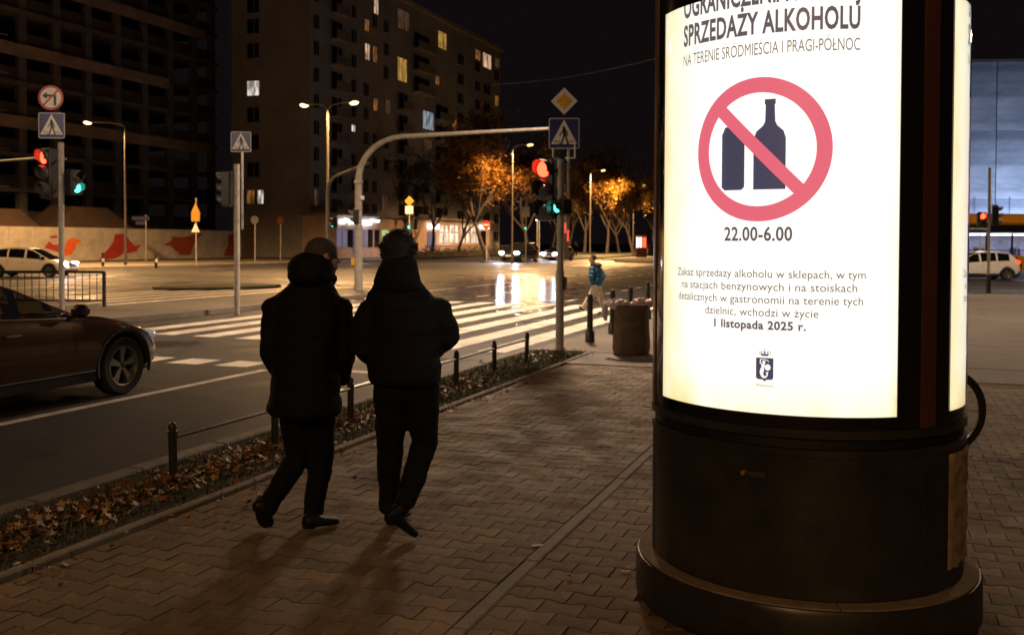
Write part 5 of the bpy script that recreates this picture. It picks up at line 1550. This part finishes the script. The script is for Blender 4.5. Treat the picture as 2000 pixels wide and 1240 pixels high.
    # front face
    MB().box((0, L2 - .06, S['hl'] - .12), (wd * .95, .14, .22), bev=.04).build('grille', M_CTRIM, t); MB().box((0, L2 - .055, S['hl'] - .36), (wd * 1.4, .14, .16), bev=.03).build('lower_grille', M_CTRIM, t)
    MB().box((0, L2 + .025, S['hl'] - .24), (.52, .02, .115), bev=.004).build('number_plate', M_PLATE, t); MB().box((0, -L2 - .01, S['hl'] + .0), (.52, .03, .115), bev=.004).build('number_plate', M_PLATE, t)
    return t
SUV = dict(len=4.66, w=1.90, wr=.365, crown=.045, fy=1.40, ry=-1.38, hl=.80, tl=.98, ws=.50, rw=-1.78, sg=(-1.70, 1.18), pillars=[(-.98, -.90), (.02, .14)], doors=(.98, -.05, -1.0), handles=(.16, -.85), mir=.98, chrome=True,
           bot=[(-2.33, .46), (-2.1, .34), (-1.9, .24), (1.9, .24), (2.15, .30), (2.33, .42)],
           belt=[(-2.33, .80), (-2.27, 1.0), (-2.1, 1.05), (-1.0, 1.07), (.6, 1.035), (1.30, 1.0), (1.75, .93), (2.05, .85), (2.22, .74), (2.33, .58)],
           roof=[(-2.16, 1.06), (-1.90, 1.42), (-1.70, 1.565), (-1.1, 1.645), (-.4, 1.665), (.15, 1.625), (.52, 1.53), (1.0, 1.28), (1.42, 1.01)])
HATCH = dict(len=4.04, w=1.74, wr=.31, crown=.04, fy=1.20, ry=-1.28, hl=.70, tl=.92, ws=.28, rw=-1.55, sg=(-1.45, .95), pillars=[(-.85, -.77), (-.02, .08)], doors=(.72, -.06, -.82), handles=(.02, -.72), mir=.80,
             bot=[(-2.02, .40), (-1.8, .28), (-1.6, .20), (1.6, .20), (1.85, .24), (2.02, .36)],
             belt=[(-2.02, .70), (-1.97, .94), (-1.6, 1.0), (-.5, .97), (.6, .90), (1.0, .86), (1.5, .79), (1.8, .70), (1.95, .60), (2.02, .48)],
             roof=[(-1.86, 1.0), (-1.68, 1.25), (-1.50, 1.38), (-1.0, 1.45), (-.45, 1.47), (.05, 1.44), (.35, 1.35), (.8, 1.08), (1.18, .87)])
M_CBRN = pm('brown metallic paint', (.105, .060, .028), .26, metal=.65, coat=.8)
M_CWHT = pm('white paint', (.78, .75, .70), .3, coat=.6); M_CBLK = pm('black paint', (.008, .008, .012), .22, coat=.8); M_CSLV = pm('silver paint', (.35, .30, .27), .3, metal=.5, coat=.5)
# brown car in the near lane (front wheel seen at photo 236, 772)
fwp = P(237, 770, ROADZ)
SUVn = dict(SUV, w=1.84, wr=.345, fy=1.58, ry=-1.20, hl=.66, ws=-.17, mir=.78, sg=(-1.42, .80), pillars=[(-1.07, -.97), (-.24, -.10)], doors=(.80, -.24, -1.12), handles=(-.04, -.97),
            bot=[(-2.33, .42), (-2.1, .30), (-1.9, .21), (1.9, .21), (2.15, .26), (2.33, .38)],
            belt=[(-2.33, .78), (-2.27, .98), (-2.1, 1.03), (-.82, 1.02), (.18, .975), (.98, .94), (1.48, .895), (1.85, .81), (2.08, .725), (2.24, .61), (2.33, .46)],
            roof=[(-2.16, 1.04), (-1.75, 1.30), (-1.42, 1.40), (-.92, 1.475), (-.52, 1.475), (-.22, 1.43), (.18, 1.32), (.46, 1.20), (.73, 1.08), (1.03, .945)])
cr_ = car(Vector((fwp.x, fwp.y, ROADZ)) + Vector((-.86, -1.58, 0)), 0, 'dark bronze-brown metallic crossover car entering at the left edge', M_CBRN, SUVn, front='glow', rear='on', glass=glassy('tinted car glass', (.42, .42, .38)))
for sx in (-1, 1):
    m = MB().box((sx * .38, -.62, .98), (.46, .16, .62), bev=.07).ball((sx * .38, -.66, 1.30), (.13, .06, .10), 12, 8); m.build('seat', pm('seat cloth', (.012, .012, .012), .8), cr_, smooth=True)
MB().tube([(-.38 + .19 * math.cos(k_), .12, 1.02 + .19 * math.sin(k_)) for k_ in [i_ * math.pi / 8 for i_ in range(17)]], .015, 6, caps=False).build('steering_wheel', M_CTRIM, cr_)
# white hatchback crossing far left
b = P(62, 541, ROADZ)
car(Vector((b.x, b.y, ROADZ)), R(22 - 90), 'white hatchback with headlights on before the hoarding', M_CWHT, HATCH, front='on', rear='on', spoke=8)
# oncoming cars
b = at(1016, 91, ROADZ)
car(b, R(172), 'black oncoming car with bright bluish headlights', M_CBLK, SUV, front='on', spoke=5, fine=False, beam=1300).scale = (1.08, 1.0, 1.10)
b = at(1090, 100, ROADZ)
car(b, R(168), 'pale oncoming car half hidden behind the near pole', M_CSLV, HATCH, front='on', spoke=5, fine=False, beam=700)
b = P(1903, 546, ROADZ)
car(Vector((b.x, b.y, ROADZ)), R(90 + 18), 'white hatchback before the yellow bus, right of the column', M_CWHT, HATCH, front='off', rear='on', spoke=5)

# bus
M_BYEL = pm('bus yellow', (.62, .27, .012), .35, coat=.3, var=.08, scale=2); M_BRED = pm('bus red', (.30, .02, .015), .35); M_BBLK = pm('bus black', (.008, .008, .009), .25)
b = at(1985, 56, ROADZ)
t = empty('city_bus', b, YAW + R(1), 'yellow and black city bus with lit interior behind the white car', 'bus')
BL0, BL1 = -9.0, 5.5; BM = (BL0 + BL1) / 2; BW = BL1 - BL0
MB().box((BM, 1.25, 3.24), (BW, 2.5, .62), bev=.12).build('roof_fairing', M_BYEL, t)
MB().box((BM, 1.25, 2.70), (BW - .02, 2.48, .46)).build('cant_rail', M_BBLK, t)
m = MB().box((BM, .04, .75), (BW, .06, .9)); low = m.build('lower_panel', M_BYEL, t)
MB().box((BM, 2.46, 1.4), (BW, .06, 2.2)).build('far_side', pm('bus lining', (.34, .33, .42), .6, var=.4, scale=1.2), t)
MB().box((BM, 1.25, .36), (BW, 2.4, .10)).build('floor', M_BBLK, t)
for x in (BL0, BL1): MB().box((x, 1.25, 1.5), (.08, 2.5, 2.4)).build('end_wall', M_BYEL, t)
nw = 10; ww = BW / nw
for i in range(nw):
    x0 = BL0 + ww * i
    MB().box((x0 + .05, .02, 1.82), (.10, .06, 1.24)).build('window_pillar', M_BBLK, t)
    MB().box((x0 + ww / 2 + .05, .03, 1.82), (ww - .12, .012, 1.2)).build('window', glassy('bus glass', (.82, .85, .92)), t)
    MB().box((x0 + ww / 2, .0, 1.50), (ww - .1, .02, .035)).build('window_bar', M_BBLK, t)
for i in range(7):
    MB().tube([(BL0 + 1 + i * 2.1, .7, .4), (BL0 + 1 + i * 2.1, .7, 2.4)], .022, 6).build('grab_pole', pm('yellow grab pole', (.8, .7, .05), .4), t)
    MB().box((BL0 + 1.5 + i * 2.1, 1.9, 1.2), (.45, .5, .9), bev=.06).build('seat', pm('seat fabric', (.16, .05, .04), .8) if i % 2 else pm('seat fabric blue', (.05, .06, .16), .8), t)
MB().box((BM, 1.3, 2.38), (BW - 1, .25, .04)).build('ceiling_light', em('bus ceiling light', (.92, .92, 1.0), 16.0), t)
for x in (-.3, -6.6):
    MB().lathe([(0, -.02), (.62, -.02), (.62, .03), (0, .03)], (x, .0, .55), 28, M=Matrix.Rotation(math.pi / 2, 3, 'X')).build('wheel_arch', M_BBLK, t)
    MB().lathe([(0, -.10), (.22, -.10), (.30, -.06), (.32, -.12), (.48, -.11), (.49, .2), (0, .2)], (x, .0, .49), 28, M=Matrix.Rotation(math.pi / 2, 3, 'X')).build('wheel', M_TYRE, t, smooth=True)
vs, fs = text_geo('elektryczny', .17, None, .01, 0, 0)
xs = [v[0] for v in vs]; w = max(xs) - min(xs)
tx = (Vector(at(1897, 56, 0)) - Vector(at(1985, 56, 0))).length
m = MB().add([(x - tx + w / 2 - .32, -.012, 2.64 + z) for x, z in vs], fs); m.build('bus_lettering', pm('white lettering', (.7, .7, .7), .5), t)

# ------------------------------------------------------------------ people
def fuse(name, mb, voxel, mat, parent=None, smooth=6, disp=None):
    o = mb.build('tmp', mat, None)
    md = o.modifiers.new('r', 'REMESH'); md.mode = 'VOXEL'; md.voxel_size = voxel; md.use_smooth_shade = True
    if smooth:
        sm = o.modifiers.new('s', 'SMOOTH'); sm.factor = .5; sm.iterations = smooth
    me = bpy.data.meshes.new_from_object(o.evaluated_get(bpy.context.evaluated_depsgraph_get()))
    bpy.data.objects.remove(o)
    me.name = name
    if disp:
        # cloth folds: noise drawn out sideways, plus padded rows
        amp, fr, step, pad = disp
        from mathutils import noise as mn
        nrm = [v.normal.copy() for v in me.vertices]
        for v, nv in zip(me.vertices, nrm):
            c = v.co.copy(); q = mn.noise(Vector((c.x * fr * .6, c.y * fr * .6, c.z * fr * 1.5))) + .5 * mn.noise(Vector((c.x * fr * 1.7, c.y * fr * 1.7, c.z * fr * 2.6 + 5)))
            d_ = amp * q + (pad * (abs(math.sin(math.pi * c.z / step)) ** .5 - .6) if step else 0)
            v.co = c + nv * d_
    if not me.materials: me.materials.append(mat)
    me.polygons.foreach_set('use_smooth', [True] * len(me.polygons))
    q = bpy.data.objects.new(name, me); COL.objects.link(q)
    if parent is not None: q.parent = parent
    return q
def limb(m, pts, rads, n=14, flat=None):
    """capsule chain with rounded ends through pts"""
    pts = [Vector(p) for p in pts]
    P2, R2 = [], []
    d0 = (pts[0] - pts[1]).normalized(); d1 = (pts[-1] - pts[-2]).normalized()
    for k in (.95, .6): P2.append(pts[0] + d0 * rads[0] * k * .8); R2.append(rads[0] * math.sqrt(max(.02, 1 - k * k)))
    for i in range(len(pts) - 1):
        for j in range(3):
            f = j / 3; P2.append(pts[i].lerp(pts[i + 1], f)); R2.append(rads[i] * (1 - f) + rads[i + 1] * f)
    P2.append(pts[-1]); R2.append(rads[-1])
    for k in (.6, .95): P2.append(pts[-1] + d1 * rads[-1] * k * .8); R2.append(rads[-1] * math.sqrt(max(.02, 1 - k * k)))
    m.tube(P2, R2, n)
def trunk(m, secs, right, fwd, n=24):
    """secs: (centre, half width, half depth)"""
    m.loft([(c, right * a, fwd * b) for c, a, b in secs], n)
def quilt_mat(name, col, step=.09, rough=.55, qs=.35):
    m = bpy.data.materials.new(name); m.use_nodes = True
    nt = m.node_tree; n = nt.nodes; L = nt.links; b = n['Principled BSDF']
    b.inputs['Base Color'].default_value = (*col, 1); b.inputs['Roughness'].default_value = rough; b.inputs['Specular IOR Level'].default_value = .2
    tc = n.new('ShaderNodeTexCoord'); sx = n.new('ShaderNodeSeparateXYZ'); L.new(tc.outputs['Object'], sx.inputs[0])
    no = n.new('ShaderNodeTexNoise'); no.inputs['Scale'].default_value = 16; no.inputs['Detail'].default_value = 4; L.new(tc.outputs['Object'], no.inputs['Vector'])
    mu = n.new('ShaderNodeMath'); mu.operation = 'MULTIPLY'; mu.inputs[1].default_value = math.pi / step; L.new(sx.outputs[2], mu.inputs[0])
    si = n.new('ShaderNodeMath'); si.operation = 'SINE'; L.new(mu.outputs[0], si.inputs[0])
    ab = n.new('ShaderNodeMath'); ab.operation = 'ABSOLUTE'; L.new(si.outputs[0], ab.inputs[0])
    pw = n.new('ShaderNodeMath'); pw.operation = 'POWER'; pw.inputs[1].default_value = .35; L.new(ab.outputs[0], pw.inputs[0])
    ad = n.new('ShaderNodeMath'); ad.operation = 'MULTIPLY_ADD'; ad.inputs[1].default_value = 2.2; L.new(no.outputs['Fac'], ad.inputs[0]); L.new(pw.outputs[0], ad.inputs[2])
    bu = n.new('ShaderNodeBump'); bu.inputs['Strength'].default_value = qs; bu.inputs['Distance'].default_value = .02; L.new(ad.outputs[0], bu.inputs['Height']); L.new(bu.outputs[0], b.inputs['Normal'])
    return m
M_SKIN = pm('skin', (.42, .24, .16), .55, var=.08, scale=20)
M_COATA = quilt_mat('black long coat cloth', (.0048, .0046, .0046), .17, .8)
M_COATB = quilt_mat('black jacket cloth', (.0056, .0054, .0056), .14, .8)
M_TROU = pm('dark trousers', (.0045, .0045, .005), .9, spec=.2, var=.2, scale=8, bump=.4, bscale=25)
M_SHOE = pm('black shoe', (.006, .005, .005), .55, spec=.3)
M_HAIRG = pm('grey hair', (.055, .046, .040), .7, bump=.6, bscale=140, var=.3, scale=60); M_HAIRD = pm('dark hair', (.009, .007, .006), .6, bump=.6, bscale=120)
def head_geo(m, c, fwd, right, h=.235, neck=.10, neck_r=.058):
    """head of height h centred at c, facing fwd"""
    up = Vector((0, 0, 1)); k = h / .235
    B = Matrix((right, fwd, up)).transposed()
    m.ball(c + up * .03 * k - fwd * .012 * k, (.076 * k, .096 * k, .088 * k), 18, 12, M=B)
    m.ball(c - up * .045 * k + fwd * .022 * k, (.058 * k, .070 * k, .072 * k), 16, 10, M=B)
    m.ball(c - up * .095 * k + fwd * .055 * k, (.026 * k, .026 * k, .022 * k), 10, 8, M=B)      # chin
    limb(m, [c - up * .0 * k + fwd * .088 * k, c - up * .028 * k + fwd * .108 * k], [.009 * k, .014 * k], 8)   # nose
    m.ball(c - up * .062 * k + fwd * .086 * k, (.024 * k, .010 * k, .012 * k), 10, 6, M=B)      # lips
    m.ball(c + up * .022 * k + fwd * .078 * k, (.055 * k, .016 * k, .012 * k), 12, 6, M=B)      # brow
    for s in (-1, 1): m.ball(c - up * .005 * k + right * s * .078 * k - fwd * .005 * k, (.010 * k, .020 * k, .033 * k), 10, 8, M=B @ Matrix.Rotation(s * .35, 3, 'Z'))
    limb(m, [c - up * .06 * k - fwd * .015 * k, c - up * (.12 * k + neck) - fwd * .03 * k], [neck_r, neck_r * 1.15], 14)
def shoe_geo(m, heel, toe, w=.047, h=.075):
    heel, toe = Vector(heel), Vector(toe); d = (toe - heel).normalized(); up = Vector((0, 0, 1)); r = d.cross(up).normalized(); u2 = r.cross(d).normalized()
    L = (toe - heel).length
    secs = []
    for f, ww, hh in ((-.02, .3, .5), (.03, .75, .95), (.15, .85, 1.05), (.35, .85, .95), (.55, 1.0, .72), (.75, 1.08, .62), (.9, 1.0, .56), (.97, .8, .48), (1.0, .5, .35)):
        secs.append((heel + d * L * f + u2 * h * hh * .5, r * w * ww, u2 * h * hh * .5))
    m.loft(secs, 16)
def eyes(parent, c, fwd, right, k=1.0):
    m = MB()
    for s in (-1, 1): m.ball(c + Vector((0, 0, 1)) * .004 * k + right * s * .032 * k + fwd * .070 * k, .009 * k, 8, 6)
    m.build('eyes', pm('eye', (.05, .04, .03), .2), parent)
UP = Vector((0, 0, 1))
def hair_cap(parent, name, c, fwd, right, k, mat, grow=.012, back=.0, seed=1, spikes=0, low=-.04, front=.03):
    """shell over the skull, cut at the hairline, with tufts"""
    q = random.Random(seed); m = MB(); B = Matrix((right, fwd, UP)).transposed()
    m.ball(c + UP * .03 * k - fwd * (.012 + back) * k, ((.076 + grow) * k, (.096 + grow) * k, (.088 + grow) * k), 26, 18, M=B)
    vs = [Vector(v) for v in m.v]; keep = []
    for f in m.f:
        ce = sum((vs[i] for i in f), Vector()) / len(f) - c
        zf, yf = ce.dot(UP) / k, ce.dot(fwd) / k
        if zf > low + max(0, yf + front) * 1.0: keep.append(f)
    m.f = list(keep); m.m = [0] * len(keep)
    for i in range(spikes):
        f = q.choice(keep); p = vs[f[0]]; d = (p - c).normalized()
        d = (d + Vector((q.gauss(0, .5), q.gauss(0, .5), q.gauss(-.1, .4)))).normalized()
        m.tube([p - d * .006, p + d * .010 * k, p + d * q.uniform(.012, .026) * k + UP * -.008], [.007, .005, .0006], 4)
    o = m.build(name, mat, parent, smooth=True)
    md = o.modifiers.new('t', 'SOLIDIFY'); md.thickness = .008
    return o
def person_man(label, J, fwd, hf, coat, rows, trou, hood, hairmat, mats, seed, hairkw, vox=.012, body_mat=None, shoe_mat=None, sleeves=(.075, .068, .055), legs=(.095, .072, .058), hemsplit=None):
    right = fwd.cross(UP).normalized(); hr = hf.cross(UP).normalized(); k = J['k']
    m = MB()
    head_geo(m, J['head'], hf, hr, .235 * k, .10 * k, .056 * k)
    trunk(m, [(J['hip'] - UP * .06 * k, .12 * k, .09 * k), (J['hip'] + UP * .10 * k, .13 * k, .10 * k), (J['hip'] + UP * .3 * k, .13 * k, .10 * k), (J['neck'] - UP * .08 * k, .15 * k, .09 * k), (J['neck'], .06 * k, .06 * k)], right, fwd)
    for s in 'LR':
        limb(m, [J[s + 'sho'], J[s + 'elb'], J[s + 'hand']], [.045 * k, .040 * k, .030 * k], 10)
        limb(m, [J[s + 'hip'], J[s + 'kne'], J[s + 'ank']], [.070 * k, .052 * k, .040 * k], 10)
    p = fuse('person', m, vox * .8, body_mat or M_SKIN, None, 3)
    tag(p, label, 'person')
    p['category'] = 'person'
    # jacket
    m = MB(); trunk(m, rows, right, fwd, 28)
    for s in 'LR': limb(m, [J[s + 'sho'], J[s + 'elb'], J[s + 'hand']], [sleeves[0], sleeves[1], sleeves[2]], 16)
    fuse('jacket', m, vox, mats[0], p, 4, disp=(.011 * k, 8.0, J.get('step', 0), .008 * k))
    if hood and len(hood[0]) == 2:
        m = MB(); m.loft([(c, right * a[0], fwd * a[1]) for c, a in hood], 24); fuse('hood', m, vox * .9, mats[1], p, 5)
    elif hood:
        m = MB()
        for c, r, M in hood: m.ball(c, r, 18, 12, M=Matrix((right, fwd, UP)).transposed() @ M)
        fuse('hood', m, vox * .9, mats[1], p, 4)
    m = MB()
    for s in 'LR': limb(m, [J[s + 'hip'] + UP * .06 * k, J[s + 'kne'], J[s + 'ank'] - (J[s + 'ank'] - J[s + 'kne']).normalized() * .0], [legs[0], legs[1], legs[2]], 14)
    limb(m, [J['Lhip'] + UP * .05 * k, J['Rhip'] + UP * .05 * k], [legs[0] * 1.02, legs[0] * 1.02], 12)
    fuse('trousers', m, vox, trou, p, 3, disp=(.010 * k, 9.0, 0, 0))
    for s in 'LR':
        m = MB(); shoe_geo(m, J[s + 'heel'], J[s + 'toe'], .054 * k, .088 * k); limb(m, [J[s + 'ank'], J[s + 'heel'].lerp(J[s + 'toe'], .25) + UP * .03], [.045 * k, .043 * k], 10)
        fuse('shoe', m, vox * .8, shoe_mat or M_SHOE, p, 2)
    eyes(p, J['head'], hf, hr, k)
    if hairkw.get('mop'):
        q = random.Random(seed); m = MB(); B = Matrix((hr, hf, UP)).transposed(); c = J['head'] + UP * .035 * k - hf * .025 * k
        m.ball(c, (.094 * k, .108 * k, .098 * k), 22, 14, M=B); m.ball(c - hf * .030 - UP * .055, (.086 * k, .078 * k, .085 * k), 18, 12, M=B)
        for i in range(70):
            a, e = q.uniform(0, 6.28), q.uniform(-.45, 1.0)
            d = hr * math.cos(a) * math.cos(e) + hf * math.sin(a) * math.cos(e) + UP * math.sin(e)
            if d.dot(hf) > .55 and d.z < .5: continue
            st = c + Vector((d.x, d.y, d.z)) * .086 * k
            t2 = (d * .5 + Vector((q.gauss(0, .5), q.gauss(0, .5), -.55 + q.gauss(0, .3)))).normalized()
            limb(m, [st, st + t2 * .016, st + t2 * .030 + d * .003], [.018, .014, .006], 6)
        fuse('hair', m, .0065, hairmat, p, 2)
        m = MB()
        for i in range(900):
            a, e = q.uniform(0, 6.28), q.uniform(-.5, 1.45)
            d = hr * math.cos(a) * math.cos(e) + hf * math.sin(a) * math.cos(e) + UP * math.sin(e)
            if d.dot(hf) > .6 and d.z < .5: continue
            st = c + (hr * d.dot(hr) * .088 + hf * d.dot(hf) * .102 + UP * d.z * .094) * k
            t2 = (d * q.uniform(.2, .9) + Vector((q.gauss(0, .45), q.gauss(0, .45), q.gauss(-.35, .4)))).normalized(); l_ = q.uniform(.015, .035)
            m.tube([st - d * .004, st + t2 * l_ * .5 + d * .003, st + t2 * l_], [.0022, .0016, .0004], 3, caps=False)
        tag(m.build('hair_strands', hairmat, p), kind='stuff')
    else: hair_cap(p, 'hair', J['head'], hf, hr, k, hairmat, seed=seed, **hairkw)
    return p
I3 = Matrix.Identity(3)
# --- left man: long black coat, bald crown, looking to the right
D = 5.90; k = 1.0
w = lambda u, v, d=0.0: W(u, v, D + d)
J = dict(k=k, step=.16, head=w(630, 503), neck=w(606, 556), hip=w(597, 770), Lsho=w(541, 602), Rsho=w(660, 602), Lelb=w(530, 690, .0), Relb=w(671, 690, .0), Lhand=w(556, 735, .17), Rhand=w(664, 736, .15),
         Lhip=w(572, 790), Rhip=w(624, 790), Lkne=w(582, 893, .06), Lank=w(521, 992, -.12), Rkne=w(628, 895, .10), Rank=w(611, 1003, .05))
J['Lheel'] = w(499, 984, -.16); J['Ltoe'] = w(518, 1032, -.06)
J['Rheel'] = P(592, 1033, .004); J['Rtoe'] = P(660, 1022, .004)
rows = []
for v, u, hw, hd in ((809, 596, 66, .185), (800, 595, 73, .20), (775, 595, 73, .195), (745, 596, 71, .18), (705, 598, 69, .175), (660, 599, 72, .17), (620, 599, 74, .165), (592, 600, 73, .155), (574, 602, 64, .14), (558, 605, 50, .12), (540, 608, 32, .09)):
    rows.append((w(u, v), hw / 329 * (1 + .02 * (-1) ** (v % 2)), hd))
fw = (FW * .93 + RT * .36).normalized(); hf = (FW * .52 + RT * .85).normalized()
hood = [(w(606, 524, -.04), (.140, .125, .100), I3), (w(600, 538, -.09), (.125, .095, .075), I3), (w(630, 545, .05), (.085, .10, .055), I3)]
person_man('man in a long black hooded coat with short grey hair, walking at left', J, fw, hf, None, rows, M_TROU, hood, M_HAIRG, (M_COATA, M_COATA), 3, dict(grow=.004, low=-.035, front=-.005), sleeves=(.088, .074, .062), legs=(.098, .075, .060))
# --- right man: short black puffer jacket, thick dark hair
D = 5.72
J = dict(k=k, step=.13, head=w(782, 496), neck=w(780, 552), hip=w(790, 735), Lsho=w(727, 612), Rsho=w(848, 608), Lelb=w(712, 672, .0), Relb=w(868, 650, .02), Lhand=w(745, 705, .22), Rhand=w(836, 690, .24),
         Lhip=w(766, 775), Rhip=w(820, 775), Lkne=w(761, 882, .10), Lank=w(760, 987, .10), Rkne=w(830, 866, .08), Rank=w(792, 984, -.10))
J['Lheel'] = P(760, 1026, .004); J['Ltoe'] = P(792, 1006, .004)
J['Rheel'] = w(750, 1010, -.16); J['Rtoe'] = P(808, 1050, .012)
rows = []
for v, u, hw, hd in ((750, 790, 66, .16), (742, 790, 73, .185), (718, 790, 74, .19), (690, 790, 72, .185), (650, 789, 74, .18), (620, 788, 76, .175), (598, 786, 75, .165), (580, 783, 68, .15), (564, 780, 56, .135), (548, 778, 44, .12), (530, 778, 33, .10)):
    rows.append((w(u, v), hw / 340, hd))
fw = (FW * .95 + RT * .30).normalized(); hf = (FW * .93 + RT * .36).normalized()
hood = [(w(u_, v_, -.045), (a_ / 340, b_)) for v_, u_, a_, b_ in ((496, 782, 20, .05), (502, 781, 30, .085), (515, 779, 36, .105), (530, 777, 41, .118), (545, 776, 46, .122), (558, 776, 48, .118), (570, 777, 44, .10), (576, 778, 30, .07))]
person_man('dark-haired man in a short black padded jacket, walking nearest the column', J, fw, hf, None, rows, M_TROU, hood, M_HAIRD, (M_COATB, M_COATB), 7, dict(mop=True), sleeves=(.100, .092, .072), legs=(.112, .078, .060))
# --- pedestrian in a blue jacket on the crossing
D = 25.3; k = .92
J = dict(k=k, step=.10, head=w(1157, 506), neck=w(1162, 520), hip=w(1164, 556), Lsho=w(1156, 525, -.12), Rsho=w(1170, 525, .12), Lelb=w(1155, 540, -.2), Relb=w(1178, 540, .1), Lhand=w(1157, 553, -.14), Rhand=w(1170, 552, .1),
         Lhip=w(1163, 561, -.07), Rhip=w(1167, 561, .07), Lkne=w(1153, 581, -.05), Lank=w(1140, 600, -.05), Rkne=w(1174, 585, .05), Rank=w(1182, 606, .05))
J['Lheel'] = w(1139, 608, -.05); J['Ltoe'] = w(1129, 599, -.05); J['Rheel'] = w(1187, 611.5, .05); J['Rtoe'] = w(1168, 612.5, .05)
rows = [(w(u, v), hw / 76.8, hd) for v, u, hw, hd in ((559, 1164, 11, .15), (555, 1164, 12.5, .17), (545, 1165, 12, .17), (535, 1165, 12, .17), (527, 1165, 11.5, .16), (522, 1164, 8, .13), (517, 1163, 5, .09))]
fw = (-RT * .85 + FW * .52).normalized(); hf = (-RT * .93 + FW * .35).normalized()
M_BLUE = quilt_mat('blue puffer cloth', (.012, .085, .17), .10, .45, .8)
hood = [(w(1167, 518, -.02), (.12, .12, .07), I3)]
pp = person_man('pedestrian in a blue padded jacket, beige trousers and dark cap on the crossing', J, fw, hf, None, rows, pm('beige trousers', (.46, .39, .31), .8, var=.15, scale=10), hood, pm('dark knit cap', (.012, .011, .012), .8), (M_BLUE, pm('dark hood lining', (.02, .015, .012), .7)), 9, dict(grow=.012, low=-.02, front=.09), vox=.014, sleeves=(.078, .07, .055), legs=(.098, .082, .074))
m = MB(); m.ball(J['neck'] + hf * .05 + UP * .03, (.075, .085, .055), 14, 8); fuse('scarf', m, .012, pm('dark scarf', (.012, .012, .014), .85), pp, 2)
# --- distant passer-by
D = 112; k = 1.0
b = at(1124, 112, 0); q = lambda r, f, z: b + RT * r + FW * f + UP * z
J = dict(k=k, head=q(0, 0, 1.60), neck=q(0, 0, 1.46), hip=q(0, 0, .95), Lsho=q(-.2, 0, 1.38), Rsho=q(.2, 0, 1.38), Lelb=q(-.27, 0, 1.1), Relb=q(.27, 0, 1.1), Lhand=q(-.24, -.1, .85), Rhand=q(.24, -.1, .85),
         Lhip=q(-.09, 0, .9), Rhip=q(.09, 0, .9), Lkne=q(-.12, -.1, .48), Rkne=q(.10, .1, .48), Lank=q(-.12, .05, .08), Rank=q(.12, .2, .08), Lheel=q(-.12, .08, .0), Ltoe=q(-.12, -.16, .0), Rheel=q(.12, .22, .0), Rtoe=q(.12, 0, .0))
rows = [(q(0, 0, z), a, c) for z, a, c in ((.72, .2, .15), (.95, .21, .16), (1.2, .2, .15), (1.36, .21, .14), (1.44, .13, .11), (1.5, .07, .07))]
person_man('distant dark-clothed passer-by on the far footway right of the near pole', J, -FW, -FW, None, rows, M_TROU, None, M_HAIRD, (M_COATB, M_COATB), 5, dict(grow=.012), vox=.03)
